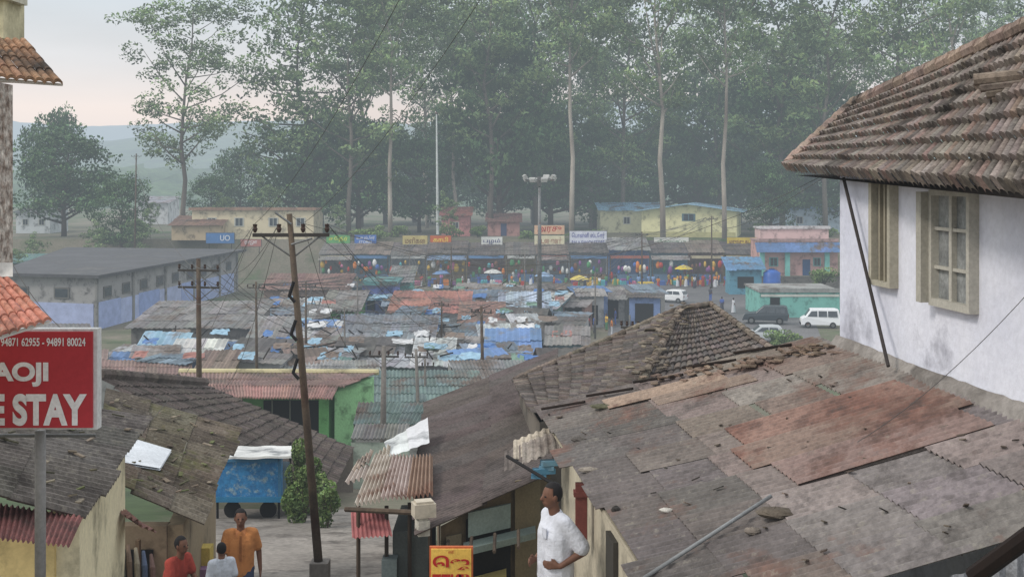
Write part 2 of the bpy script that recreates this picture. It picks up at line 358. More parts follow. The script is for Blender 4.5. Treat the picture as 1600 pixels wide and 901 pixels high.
def bush(px,d,rx,rz,n,label,m=LEAF,sz=.25,z=None,name='bush',group=None):
    z0=gz(d) if z is None else z; r=thing(name,label,'bush',(PX(px,d),d,z0),0,group,True)
    nc=14; cc=rng.normal(0,1,(nc,3)); cc/=np.linalg.norm(cc,axis=1)[:,None]; cc*=rng.uniform(.3,.95,(nc,1)); idx=rng.integers(0,nc,n); cr=rng.uniform(.2,.45,nc)[idx]
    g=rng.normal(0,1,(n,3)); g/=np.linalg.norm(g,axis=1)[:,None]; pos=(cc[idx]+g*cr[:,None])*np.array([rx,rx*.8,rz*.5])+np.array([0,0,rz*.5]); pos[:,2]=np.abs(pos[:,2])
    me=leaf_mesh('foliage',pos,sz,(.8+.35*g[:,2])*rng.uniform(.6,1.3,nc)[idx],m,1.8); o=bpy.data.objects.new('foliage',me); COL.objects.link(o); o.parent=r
    mb=MB()
    for k in range(7):
        a=k*.9; mb.tube([(0,0,0),(math.cos(a)*rx*.3,math.sin(a)*rx*.3,rz*.5),(math.cos(a)*rx*.6,math.sin(a)*rx*.6,rz*.85)],[.03*rx,.02*rx,.006],5)
    mb.build('stem',DBARK,r); return r
BL=mat('bush_leaf',c(112,136,84),rough=.6,bump=0,simple=True)
bush(476,28,.6,1.75,4200,'leafy green bush beside the blue painted cart',BL,.09)
bush(512,27,.35,1.0,1400,'small green bush at the right end of the street top',BL,.09)
bush(1222,104,1.8,1.7,2500,'green bush in front of the dark car and white van',BL,.2)
bush(1285,136,2.4,2,2000,'green bush on the turquoise building roof edge',BL,.25,z=2.2)
bush(575,178,3,1.5,1500,'yellow green hedge behind the blue signboard',BL,.3)
bush(1010,100,1.1,1.2,800,'small shrub in the lane right of the market roofs',BL,.2)
for k in range(16):
    px=400+k*60+U(-20,20)
    if 990<px<1170: continue
    bush(px,U(178.5,188),U(1.2,2.6),U(.8,2),900,'green shrub on the slope between the shop roofs and the wood',BL,.3,group='shrubs on the slope behind the shops')
# ---------------------------------------------------------------- generic building
def building(name,label,cat,cx,cy,z0,w,dp,h,yaw=0,wall=(200,190,170),roof='shed',rc=(110,105,100),rise=1.,ov=.4,op=(),group=None,rmat=None,ni=4,nj=2,var=.15,rname='roof'):
    r=thing(name,label,cat,(cx,cy,z0),R(yaw),group,True); x=w/2;y=dp/2; mb=MB()
    if roof=='gablefront':
        mb.add([(-x,-y,0),(x,-y,0),(x,-y,h),(0,-y,h+rise),(-x,-y,h),(-x,y,0),(x,y,0),(x,y,h),(0,y,h+rise),(-x,y,h)],[(0,1,2,3,4),(9,8,7,6,5),(0,4,9,5),(1,6,7,2)])
    elif roof=='gable':
        mb.add([(-x,-y,0),(x,-y,0),(x,y,0),(-x,y,0),(-x,-y,h),(x,-y,h),(x,y,h),(-x,y,h),(-x,0,h+rise),(x,0,h+rise)],[(0,1,5,4),(2,3,7,6),(1,2,6,9,5),(3,0,4,8,7)])
    elif roof=='shed':
        mb.hexa([(-x,-y,0),(x,-y,0),(x,y,0),(-x,y,0)],[(-x,-y,h),(x,-y,h),(x,y,h+rise*.9),(-x,y,h+rise*.9)])
    else: mb.box((0,0,h/2),(w,dp,h))
    mb.build('wall',plaster(*wall),r)
    rm=rmat or MARK; X=x+ov;Y=y+ov; cf=lambda u,v:jc(c(*rc),var); k=rise/max(.1,dp); e=.07
    mb=MB()
    if roof=='flat':
        mb.box((0,0,h+.12),(w+2*ov,dp+2*ov,.2),col=c(*rc)); mb.box((0,-y-ov+.08,h+.33),(w+2*ov,.14,.22),col=c(*rc))
    elif roof=='shed': sheets(mb,(-X,Y,h+rise+k*ov+e),(X,Y,h+rise+k*ov+e),(X,-Y,h-k*ov+e),(-X,-Y,h-k*ov+e),ni,nj,2,.03,.04,.03,cf,seg=4,uj=.06,thick=.05)
    elif roof=='gable':
        k=rise/y
        sheets(mb,(-X,0,h+rise+e),(X,0,h+rise+e),(X,-Y,h-k*ov+e),(-X,-Y,h-k*ov+e),ni,nj,2,.03,.04,.02,cf,seg=4,thick=.05)
        sheets(mb,(-X,0,h+rise+e),(X,0,h+rise+e),(X,Y,h-k*ov+e),(-X,Y,h-k*ov+e),ni,nj,2,.03,.04,.02,cf,seg=4,thick=.05)
    elif roof=='gablefront':
        k=rise/x
        for sg in(-1,1): sheets(mb,(0,-Y,h+rise+e),(0,Y,h+rise+e),(sg*X,Y,h-k*ov+e),(sg*X,-Y,h-k*ov+e),ni,nj,2,.03,.04,.02,cf,seg=4,thick=.05)
    mb.build(rname,rm,r)
    for q in op:
        kd,ox,oz,ow,oh=q[:5]; cl=q[5] if len(q)>5 else None
        if kd=='window':
            m=MB().box((ox,-y-.03,oz),(ow,.08,oh)); f=m.build('window',paint(*(cl or (190,190,180))),r)
            MB().box((ox-ow*.2,-y-.075,oz),(ow*.34,.02,oh*.84)).box((ox+ow*.2,-y-.075,oz),(ow*.34,.02,oh*.84)).build('pane',GLASS,f)
        elif kd=='door': MB().box((ox,-y-.03,oh/2+.02),(ow,.09,oh)).build('door',paint(*(cl or (70,80,110))),r)
        elif kd=='open': MB().box((ox,-y-.02,oz),(ow,.06,oh)).build('doorway',DARK,r)
        elif kd=='band': MB().box((ox,-y-.025,oz),(ow,.07,oh)).build('painted_band',paint(*cl),r)
        elif kd=='pillar': MB().box((ox,-y-.5,oz),(ow,.4,oh)).build('pillar',paint(*cl),r)
        elif kd=='awning':
            m=MB(); sheets(m,(ox-ow/2,-y-.03,oz+oh),(ox+ow/2,-y-.03,oz+oh),(ox+ow/2,-y-1.3,oz),(ox-ow/2,-y-1.3,oz),6,1,2,.02,.02,.01,lambda u,v:jc(c(*cl)),seg=4,thick=.05); m.build('awning',MARK,r)
    return r
def shed(pl,pr,pe,h,dp,rise,label,d=None,**k):
    dd=d or (CZ-h)*F/(pe-HZ); w=(pr-pl)/F*dd
    return building(k.pop('name','market_shed'),label,k.pop('cat','shed'),PX((pl+pr)/2,dd),dd+dp/2,k.pop('z0',gz(dd)),w,dp,h,**k)
PL=[]
def EX(pl,pr,pe,h,dp,rise,label,**k):
    d=k.get('d') or (CZ-h)*F/(pe-HZ); PL.append((pl,pr,d-1,d+dp+1)); shed(pl,pr,pe,h,dp,rise,label,**k)
EX(612,728,487,3.4,6,1.1,'white walled building with red sheet roof in the middle of the market',wall=(215,215,215),roof='shed',rc=(164,114,102),op=[('door',-1.3,0,1,2.1,(80,100,160)),('window',2,1.6,1.1,1.1)],name='market_building',cat='building',ni=8,nj=3,var=.16)
EX(722,782,502,3.0,4,.6,'low shed with dull red sheet roof right of the white walled building',wall=(175,170,165),rc=(142,110,100),name='market_building',cat='building',ni=4)
EX(566,614,446,4.6,7,.3,'lilac blue painted two tone building with flat teal roof',wall=(134,144,204),roof='flat',rc=(100,150,150),op=[('window',-.6,2.8,.8,.9,(60,70,120)),('door',1,0,.9,2,(70,80,150)),('awning',0,3.4,3,.4,(90,130,140))],name='market_building',cat='building')
EX(505,558,484,3.1,6,.8,'bright green painted stall with open front left of the lilac building',wall=(104,170,96),rc=(130,128,122),op=[('open',.2,1.3,2,1.6)],name='market_building',cat='building')
EX(412,540,452,3.5,5,1.3,'long maroon tiled roof building above the green stall',wall=(150,130,120),rc=(130,102,94),ni=12,nj=3,name='market_building',cat='building')
EX(610,640,440,4.2,6,.6,'turquoise painted shop building with grey roof behind the lilac one',wall=(120,190,178),rc=(130,130,128),op=[('open',0,1.4,1.5,2)],name='market_building',cat='building')
EX(392,438,530,3.2,4,.5,'stall painted in blue and yellow vertical bands with open door',wall=(90,140,190),rc=(138,136,134),op=[('band',-1.2,1.6,.5,3,(205,190,110)),('band',.2,1.6,.5,3,(190,110,120)),('open',1.1,1.2,.8,2)],name='market_building',cat='building')
EX(205,388,512,3.6,8,1.3,'very wide grey asbestos roofed market hall left of centre',wall=(126,122,118),rc=(128,126,124),ni=13,nj=4,name='market_hall',cat='market hall',var=.22)
EX(540,672,530,3.4,4,.6,'wide asbestos roofed hall partly covered with blue plastic in mid market',wall=(150,150,146),rc=(128,132,138),ni=10,nj=3,name='market_hall',cat='market hall',var=.3)
EX(765,838,550,2.9,3,.4,'shed roof covered by a faded blue tarpaulin at the foot of the floodlight mast',wall=(140,140,140),rc=(100,130,172),rmat=TARP,ni=5,nj=2,name='market_shed',var=.25)
EX(215,275,556,2.7,2.5,.4,'shed roof under torn light blue plastic sheets at lower left of market',wall=(120,120,120),rc=(138,170,186),rmat=TARP,ni=4,var=.3)
EX(785,856,484,3.2,4,.8,'shed with pale blue and white striped sheet roof left of the mast',wall=(150,150,150),rc=(160,174,188),ni=7,var=.3)
EX(650,700,570,2.7,4,.8,'stall with clean white sheet roof in the nearest row',wall=(150,150,150),rc=(190,192,192),ni=4)
cols=[((128,125,122),'grey asbestos'),((148,144,140),'pale grey asbestos'),((106,103,100),'dark grey sheet'),((122,106,96),'brown rusty sheet'),((142,112,102),'faded red sheet'),((170,172,174),'silver metal sheet'),((96,126,168),'blue tarpaulin'),((120,134,146),'blue grey sheet'),((194,192,188),'white plastic covered'),((94,90,87),'sooty black sheet'),((160,146,116),'yellow tarpaulin'),((104,130,124),'green sheet')]
wts=[9,8,7,6,1,6,3.5,9,3,5,.5,1]
rows=[(574,168,880),(566,165,870),(558,165,870),(550,180,870),(542,180,880),(534,390,890),(526,390,900),(519,395,885),(512,395,885),(505,400,880),(498,400,880),(491,400,880),(484,400,890),(477,405,890),(471,405,890),(465,410,1010),(458,440,1010),(451,440,600)]
walls=[(160,156,150),(130,160,170),(180,160,120),(120,140,180),(140,136,130),(170,170,170),(150,120,110),(106,130,120)]
for ri,(pe,a,b) in enumerate(rows):
    px=a+U(0,20); k=0
    while px<b-14:
        h=U(2.2,3.4); d=(CZ-h)*F/(pe-HZ+U(-3,3)); w=U(1.5,3.6); pw=w/d*F; dp=U(1.6,3.0)
        if not any(px+pw>q[0]+3 and px<q[1]-3 and d+dp>q[2] and d<q[3] for q in PL):
            (rc,ds)=random.choices(cols,wts)[0]
            building('market_stall','%s roofed stall, %s from the left in the %s market row'%(ds,ordw(k),ORD[ri]),'stall',PX(px+pw/2,d),d+dp/2,0,w,dp,h,yaw=U(-24,24),wall=random.choice(walls),roof=random.choices(['shed','gable'],[4,1])[0],rc=rc,rise=U(.1,.75),ov=.35,ni=random.randint(3,5),nj=2,var=.3,group='tin and asbestos roofed stalls of the market',rmat=TARP if 'tarp' in ds or 'plastic' in ds else None,op=[('open',U(-.3,.3),1.2,w*.6,1.9)])
            k+=1
        px+=pw+U(0,4)
TC=[((84,122,176),'blue'),((150,184,204),'light blue'),((214,214,214),'white'),((180,164,120),'yellow'),((166,116,106),'red'),((116,146,128),'green'),((124,108,96),'brown')]
for k in range(130):
    pe=random.choice([565,550,540,528,515,505,492,480,470,462,452]); d=11.6*F/(pe-HZ); px=U(210 if pe>515 else 420,880); cl,cn=TC[random.choice([0,0,1,1,1,2,2,3,4,5,6,6])]
    w=U(.5,1.6); l=U(.3,.9); z=3.45+U(0,.3); mb=MB(); n=6; vs=[];fs=[]
    for i in range(n):
        for j in range(n): vs.append((PX(px,d)+(i/(n-1)-.5)*w+U(-.09,.09),d+(j/(n-1)-.5)*l*1.6+U(-.09,.09),z+j*.05+U(-.06,.06)))
    for i in range(n-1):
        for j in range(n-1): fs.append((i*n+j,i*n+j+1,(i+1)*n+j+1,(i+1)*n+j))
    mb.add(vs,fs,c(*cl)); single(mb,'tarpaulin',TARP,'small crumpled %s plastic sheet thrown over a market stall roof'%cn,'tarpaulin',group='crumpled %s plastic sheets on market roofs'%cn)
for k in range(110):
    pe=random.choice([565,550,540,528,515,505,492,480,470,462,452]); d=11.6*F/(pe-HZ); p=V((PX(U(210 if pe>515 else 420,880),d),d,3.5+U(0,.3))); a=U(0,3.1); L_=U(.5,1.6)
    single(MB().tube([p,p+V((math.cos(a)*L_,math.sin(a)*L_,U(-.1,.5)))],.05,5,c(*random.choice([(90,78,66),(120,106,90),(70,66,62)]))),'plank',WOOD,'loose timber pole lying on a market stall roof','timber',group='loose timbers on market roofs')
# ---- dark flat roofed hall at left
N_,F_,BL_,L_=(-39.7,116),(-34.8,154),(-57,158),(-50,119)
r=thing('market_hall','long two storey concrete hall with flat black roof and blue painted lower wall at left','building',(-42,130,0))
MB().prism([L_,N_,F_,BL_],0,5).build('wall',plaster(156,154,152),r)
def grow(p,k): cx=-45;cy=137; return (cx+(p[0]-cx)*(1+k),cy+(p[1]-cy)*(1+k*.4))
MB().prism([grow(q,.1) for q in (L_,N_,F_,BL_)],5.003,5.3).build('roof',mat('bitumen_roof',c(92,92,94),c(74,74,76),scale=.2,bscale=3,rust=.3,rcol=c(112,110,108),rscale=.2),r)
for k in range(9):
    u=1.5+k*4.1; f=MB(); wallbox(f,N_,F_,u,u+1.7,2.9,4.0,0.0,.1); fo=f.build('window',paint(110,108,104),r)
    q=MB(); wallbox(q,N_,F_,u+.15,u+1.55,3.05,3.85,.103,.12); q.build('pane',GLASS,fo)
for k in range(2):
    u=1.5+k*4.6; f=MB(); wallbox(f,L_,N_,u,u+1.7,2.9,4.0,0.0,.1); fo=f.build('window',paint(110,108,104),r)
    q=MB(); wallbox(q,L_,N_,u+.15,u+1.55,3.05,3.85,.103,.12); q.build('pane',GLASS,fo)
for k,(a,b,cl) in enumerate([(.2,5.2,(166,180,220)),(5.25,9.4,(178,190,226)),(9.45,14.5,(152,170,216)),(14.6,20.4,(176,186,218)),(20.5,27,(160,176,220)),(27.1,37,(168,182,220))]):
    q=MB(); wallbox(q,N_,F_,a,b,0,2.6-.12*(k%2),0,.06); q.build('painted_panel',paint(*cl),r)
q=MB(); wallbox(q,L_,N_,1,10.5,0,2.5,0,.06); q.build('painted_panel',paint(172,182,216),r)
for u in (0,8,16,24,32,38): q=MB(); wallbox(q,N_,F_,u-.2,u+.2,0,5,0,.18); q.build('pilaster',plaster(138,136,132),r)
# ---- far houses
shed(300,490,341,4.2,9,1,'long cream flat roofed building behind the market at left',d=178,wall=(216,202,170),roof='flat',rc=(160,130,110),name='house',cat='house',op=[('window',-6,2.5,1.4,1.3),('window',-2,2.5,1.4,1.3),('window',3,2.5,1.4,1.3),('window',7,2.5,1.4,1.3)])
shed(268,345,352,2.2,5,.6,'low brown roofed annex in front of the cream building',d=175,z0=5.3,wall=(190,170,140),rc=(130,100,86),name='house',cat='house')
shed(25,78,350,3.4,8,1,'small white house with dark roof at the far left edge',d=195,wall=(206,210,210),rc=(90,92,96),name='house',cat='house',op=[('window',-1.2,1.8,1,1),('window',1.4,1.8,1,1)])
shed(215,262,300,4,8,1.2,'white far house half hidden behind the lone eucalyptus',d=230,wall=(215,215,215),rc=(150,150,155),name='house',cat='house',op=[('window',-1.2,1.8,1,1)])
shed(690,734,345,3.2,6,1.6,'pink walled house with red roof seen between trunks left of the white pole',d=186,wall=(196,136,132),rc=(156,100,92),name='house',cat='house',op=[('window',0,1.7,1,1)],ni=3)
shed(762,812,352,2.2,5,.7,'low pink house among trunks right of the white pole',d=187,wall=(180,136,128),rc=(130,96,90),name='house',cat='house',op=[('door',0,0,.9,1.9)])
shed(1016,1164,300,3.9,11,4.3,'yellow gabled house with pale blue metal roof among the trees',d=183,wall=(226,220,172),roof='gablefront',yaw=-14,rc=(150,188,210),name='house',cat='house',op=[('window',0,3.0,2,1.1,(90,120,130)),('band',0,.4,13.9,.8,(196,190,138))],ov=1.0,ni=6,nj=3)
shed(938,1040,330,3.6,8,3.4,'house wing with blue striped metal roof left of the yellow gable',d=197,wall=(206,202,166),rc=(142,182,208),name='house',cat='house',ni=12,op=[('window',-1,2,1.2,1.2)],var=.25)
shed(1225,1312,320,3.8,10,2.2,'pale blue walled building with blue roof behind the pink house',d=198,wall=(190,205,215),rc=(120,160,198),name='house',cat='house',op=[('window',-2,2,1.2,1.2),('window',2,2,1.2,1.2)])
w=122/F*160
building('house','pink house with turquoise pillars and blue sheet roof right of the shop row','house',PX(1248,160),163,1.5,w,6,4.4,wall=(206,164,156),roof='flat',rc=(180,150,146),ov=.1,op=[('pillar',-4.9,1.6,.6,3.2,(130,198,188)),('pillar',-1.6,1.6,.6,3.2,(130,198,188)),('pillar',3.6,1.6,.6,3.2,(130,198,188)),('awning',0,3.2,11.6,1.15,(96,126,172)),('window',-3.3,1.8,1.2,1.2,(110,170,165)),('door',1,0,1,2.1,(60,90,130)),('window',2.4,1.8,1,1.1,(110,170,165))])
building('house','pink upper block with white cornice over the turquoise pillared house','house',PX(1243,164),166.5,6.1,9.2,4,1.3,wall=(216,186,182),roof='flat',rc=(218,214,214),ov=.2)
single(MB().box((PX(1250,157.5),157.5,.75),(10.6,.4,1.5)).box((PX(1250,157.5),157.5,1.56),(10.8,.5,.1)),'retaining_wall',plaster(106,102,96),'dark low retaining wall in front of the pink house','wall')
shed(1188,1312,462,2.6,8,.2,'turquoise walled flat building behind the dark car and white van',d=126,wall=(124,186,174),roof='flat',rc=(156,156,152),name='building',cat='building',ov=.15,op=[('band',0,2.3,8.1,.25,(205,205,196)),('open',-2.6,1.2,1,1.8)])
shed(1140,1190,425,3.2,3,.5,'blue painted kiosk left of the blue water tank',d=150,wall=(96,150,170),rc=(100,140,175),name='kiosk',cat='kiosk',op=[('open',0,1.5,2,1.4)],ov=.5)
r=thing('water_tank','round blue plastic water tank beside the blue kiosk','tank',(PX(1206,150),150,0))
x=PX(1206,150); MB().tube([(x,150,1.2),(x,150,1.3),(x,150,1.7),(x,150,1.75),(x,150,2.2),(x,150,2.25),(x,150,2.7),(x,150,3),(x,150,3.1)],[1,1.08,1.08,1.04,1.08,1.04,1.08,.6,.25],16).build('tank_body',paint(46,96,176,.4),r,True)
MB().tube([(x,150,3.1),(x,150,3.2)],.35,14).build('lid',paint(30,60,110),r); MB().box((x,150,.6),(2,2,1.2)).build('plinth',CONC,r)
# ---------------------------------------------------------------- the shop row
ed=[500,553,610,668,730,790,838,888,950,1015,1075,1130,1186]
nm=['green signboard','blue signboard','yellow and orange signboards','left white signboard','cloth display','twin cream signboard','bare left gap','blue and white signboard','raised grey roof','right white signboard','yellow parasol','right yellow signboard']
GC=[(184,70,60),(206,170,76),(76,110,176),(225,225,220),(84,150,100),(196,120,150),(220,134,66),(134,84,140),(96,176,184),(120,84,66)]
GN=['red','yellow','blue','white','green','pink','orange','purple','turquoise','brown']
sack=MB().tube([(0,0,0),(0,0,-.1),(0,0,-.35),(0,0,-.7),(0,0,-.8)],[.04,.16,.24,.2,.05],8); crate=MB()
for a in ((0,-.3,.25,.8,.04,.5),(0,.3,.25,.8,.04,.5),(-.4,0,.25,.04,.6,.5),(.4,0,.25,.04,.6,.5),(0,0,.05,.8,.6,.04)): crate.box(a[:3],a[3:])
for i in range(9): crate.ell((-.26+(i%3)*.26,-.17+(i//3)*.17,.5),(.12,.1,.12),6,5)
CM={'s':obj_from('x',sack.v,sack.f,sack.c,paint(*GC[0]),True),'c':obj_from('y',crate.v,crate.f,crate.c,paint(*GC[0]))}
def goods(kind,loc,ci,lab,s=1):
    o=CM[kind].copy(); o.name='sack' if kind=='s' else 'crate'; COL.objects.link(o); o.location=loc; o.scale=(s*U(.7,1.2),s,s*U(.7,1.2)); o.rotation_euler=(0,0,U(-.3,.3))
    o.material_slots[0].link='OBJECT'; o.material_slots[0].material=paint(*GC[ci])
    if kind=='s': o['label']='%s bundle hanging in the shop under the %s'%(GN[ci],lab);o['category']='bundle'; o['group']='%s bundles hanging under the %s'%(GN[ci],lab)
    else: o['label']='%s crate of wares before the shop under the %s'%(GN[ci],lab);o['category']='crate'; o['group']='%s crates under the %s'%(GN[ci],lab)
for k in range(12):
    a,b=ed[k],ed[k+1]; d=168; x0,x1=PX(a,d)+.05,PX(b,d)-.05; lab=nm[k]; lift=.5 if k==8 else U(-.25,.2)
    r=thing('shop','low shop under the %s in the row below the wood'%lab,'shop',((x0+x1)/2,d,0)); wc=random.choice(walls)
    MB().box(((x0+x1)/2,172.6,2.5),(x1-x0,.2,5)).box((x0+.08,170.4,2),(.16,4.2,4)).box((x1-.08,170.4,2),(.16,4.2,4)).build('wall',plaster(*wc),r)
    m=MB(); rc=random.choice([(108,100,96),(120,114,110),(98,92,90),(128,116,106)]) if k!=8 else (146,146,144)
    sheets(m,(x0-.1,173,5.3+lift),(x1+.1,173,5.3+lift),(x1+.1,166.9,3.9+lift),(x0-.1,166.9,3.9+lift),max(3,int((x1-x0)/.9)),3,2,.03,.05,.03,lambda u,v:jc(c(*rc),.22),seg=4,thick=.05,uj=.1); m.build('roof',MARK,r)
    if k%3==0:
        ac=random.choice([(130,120,114),(140,136,132),(120,140,166)]); m=MB(); sheets(m,(x0,167.2,3.7),(x1,167.2,3.7),(x1,165.8,3.15),(x0,165.8,3.15),5,1,2,.02,.02,.03,lambda u,v:jc(c(*ac),.1),seg=4); m.build('awning',MARK,r)
    MB().box(((x0+x1)/2,168.1,.5),(x1-x0-.6,.7,1)).build('counter',paint(*random.choice([(140,120,96),(110,140,170),(180,170,150)])),r)
    MB().box(((x0+x1)/2,166.9,3.45),(x1-x0-.3,.06,.4)).build('name_board',paint(*random.choice([(190,180,150),(100,136,176),(170,104,88),(200,200,196)])),r)
    for x in (x0+.15,x1-.15): MB().tube([(x,166.3,0),(x,166.3,3.6)],.06,6).build('post',WOOD,r)
    n=max(5,int((x1-x0)/.5))
    for i in range(n):
        x=x0+.4+(x1-x0-.8)*i/(n-1)
        if random.random()<.8: goods('s',(x+U(-.2,.2),166.2+U(-.5,.5),U(1.9,3.2)),random.randrange(10),lab,U(.7,1.4))
        if random.random()<.45: goods('s',(x+U(-.2,.2),167.0,U(1.4,2.3)),random.randrange(10),lab,U(.7,1.1))
    for i in range(max(3,int((x1-x0)/.9))):
        goods('c',(x0+.6+U(0,x1-x0-1.2),165.0+U(-3.2,.6),0),random.randrange(10),lab,U(.8,1.3))
for q in CM.values(): bpy.data.objects.remove(q)
def board(pl,pr,pt,pb,d,bg,lines,label,legs=True,frame=(100,98,96)):
    a=P(pl,pb,d); w=PX(pr,d)-PX(pl,d); h=(pb-pt)/F*d; r=thing('signboard',label,'sign',(a.x+w/2,d,a.z))
    MB().box((a.x+w/2,d+.06,a.z+h/2),(w+.12,.08,h+.12)).build('frame',paint(*frame),r)
    MB().box((a.x+w/2,d,a.z+h/2),(w,.04,h)).build('panel',paint(*bg),r)
    for t,y0,y1,x0,x1,cl in lines:
        text(t,(a.x+w*x0,d-.03,a.z+h*y0),(w*(x1-x0),0,0),(0,0,h*(y1-y0)),paint(*cl),r)
    if legs:
        for s in (.1,.9): MB().tube([(a.x+w*s,d+.1,a.z-.9),(a.x+w*s,d+.1,a.z+h)],.04,6).build('leg',DARK,r)
T2='ஸ்டோர்'
board(510,547,367,380,172,(106,170,106),[('தேநீர்',.2,.8,.1,.9,(230,230,90))],'green signboard at the left end of the shop roofs')
board(554,588,367,381,172,(80,120,190),[('கடை '+T2,.45,.9,.08,.92,(235,235,235)),('STORES',.08,.36,.2,.8,(235,235,235))],'blue signboard with white lettering at left')
board(629,668,368,383,172,(200,184,124),[('மளிகை',.2,.8,.1,.9,(110,60,40))],'dull yellow signboard beside the orange one')
board(672,705,368,380,172,(200,104,56),[('காபி',.2,.8,.15,.85,(245,220,90))],'small orange red signboard right of the dull yellow one')
board(752,785,370,384,172,(225,225,218),[('பழம்',.2,.8,.1,.9,(60,60,120))],'small white signboard left of the twin cream one')
board(835,882,352,366,172,(224,184,150),[('அரசு',.15,.85,.1,.9,(190,50,40))],'upper orange and cream signboard of the twin pair')
board(835,882,368,383,171.7,(224,216,182),[('கடை எண்',.2,.8,.1,.9,(150,70,50))],'lower cream signboard of the twin pair')
board(890,948,361,385,171.5,(220,222,232),[('ெபான்னி '+T2,.5,.9,.06,.94,(50,50,150)),('BALA FANCY STORE',.1,.38,.06,.94,(40,40,140))],'large white and blue signboard reading BALA FANCY STORE')
board(1022,1076,371,384,172,(218,218,208),[('விைளயாட்டு',.2,.8,.08,.92,(40,110,60))],'long white signboard left of the yellow one at right')
board(1136,1182,371,385,172,(218,192,84),[('மருந்து கடை',.2,.8,.08,.92,(110,40,40))],'yellow signboard at the right end of the shop roofs')
board(316,372,537,560,84,(190,196,100),[('வாங்க',.5,.9,.1,.9,(190,50,60)),('கடை',.1,.42,.2,.8,(40,100,60))],'yellow green advertising board low in the market at left')
board(322,366,364,380,158,(84,126,176),[('UO',.25,.8,.5,.85,(225,228,232))],'blue banner above the corner of the dark flat roof')
board(376,408,374,385,158,(176,120,112),[('ராஜா',.2,.8,.2,.8,(235,235,235))],'faded red banner beside the blue banner')
def parasol(px,d,cl,label,h=2.3,rad=1.2):
    x=PX(px,d); r=thing('parasol',label,'parasol',(x,d,gz(d))); z=gz(d); MB().tube([(x,d,z),(x,d,z+h)],.025,6).build('pole',METAL,r)
    vs=[(x,d,z+h+.1)]; n=16
    for ring,(rr,zz) in enumerate(((.5,-.12),(1,-.45))):
        for k in range(n):
            t=2*math.pi*k/n; vs.append((x+math.cos(t)*rad*rr,d+math.sin(t)*rad*rr,z+h+zz+(.05 if k%2==0 else 0)))
    fs=[(0,1+k,1+(k+1)%n) for k in range(n)]+[(1+k,1+n+k,1+n+(k+1)%n,1+(k+1)%n) for k in range(n)]
    MB().add(vs,fs,c(*cl)).build('canopy',TARP,r)
parasol(1068,160,(226,200,60),'yellow parasol before the right hand shops',2.8)
parasol(770,160,(210,210,205),'white parasol before the shops right of centre')
parasol(905,150,(216,196,100),'yellow parasol in the lane behind the mast')
parasol(690,158,(110,140,180),'blue parasol before the shops')
parasol(968,128,(190,140,100),'orange parasol in the crowded lane')
parasol(630,155,(215,215,210),'white parasol before the left hand shops')
parasol(850,155,(140,166,196),'pale blue parasol right behind the mast')
# ---------------------------------------------------------------- vehicles
def vehicle(name,label,cat,px,d,rz,prof,W,belt,cl,side,wx,wr=.3):
    r=thing(name,label,cat,(PX(px,d),d,gz(d)+.02),rz,None,True)
    hw=lambda z: W/2 if z<=belt else W/2-(z-belt)*.22
    n=len(prof); vs=[(x,-hw(z),z) for x,z in prof]+[(x,hw(z),z) for x,z in prof]
    mb=MB().add(vs,[tuple(range(n)),tuple(range(2*n-1,n-1,-1))]+[(i,n+i,n+(i+1)%n,(i+1)%n) for i in range(n)])
    b=mb.build('body',mat('carpaint_%d'%cl[0],c(*cl),c(*cl),rough=.3,bump=0,fine=.05,spec=.6),r)
    bv=b.modifiers.new('b','BEVEL'); bv.width=.05; bv.segments=2; bv.limit_method='ANGLE'
    for poly in side:
        for s in(-1,1): MB().add([(x,s*(hw(z)+.012),z) for x,z in poly],[tuple(range(len(poly)))]).build('side_window',GLASS,r)
    for (xa,za,xb,zb,nn) in ((*wx[2],'windscreen'),(*wx[3],'rear_window')):
        dx,dz=zb-za,-(xb-xa); l=math.hypot(dx,dz); dx,dz=dx/l*.02,dz/l*.02
        if (nn=='windscreen')!=(dx>0): dx,dz=-dx,-dz
        MB().add([(xa+dx,-hw(za)+.1,za+dz),(xa+dx,hw(za)-.1,za+dz),(xb+dx,hw(zb)-.08,zb+dz),(xb+dx,-hw(zb)+.08,zb+dz)],[(0,1,2,3)]).build(nn,GLASS,r)
    for x in wx[:2]:
        for s in(-1,1):
            w_=MB().tube([(x,s*(W/2-.17),wr),(x,s*(W/2+.02),wr)],wr,16).build('wheel',paint(24,24,25),r)
            MB().tube([(x,s*(W/2+.0),wr),(x,s*(W/2+.035),wr)],wr*.58,12).build('rim',METAL,w_)
    xf=max(p[0] for p in prof)
    for s in(-1,1):
        MB().ell((xf-.02,s*(W/2-.25),.72),(.05,.14,.1),10,6).build('headlight',paint(225,225,215,.2),r)
        MB().box((-xf+.01,s*(W/2-.2),.8),(.05,.12,.25)).build('tail_light',paint(150,30,30,.3),r)
    MB().box((xf+.02,0,.42),(.1,W*.92,.16)).build('bumper',paint(60,60,62),r)
    return r
HB=[(-1.7,.3),(-1.8,.9),(-1.5,1.42),(-.9,1.5),(.25,1.46),(.85,.98),(1.6,.86),(1.8,.6),(1.8,.3)]; HS=[[(-1.35,1.0),(-1.2,1.32),(-.5,1.34),(-.5,1.0)],[(-.4,1.0),(-.4,1.34),(.15,1.33),(.6,1.0)]]; HX=(-1.15,1.15,(.83,1.02,.3,1.42),(-1.76,.96,-1.54,1.34))
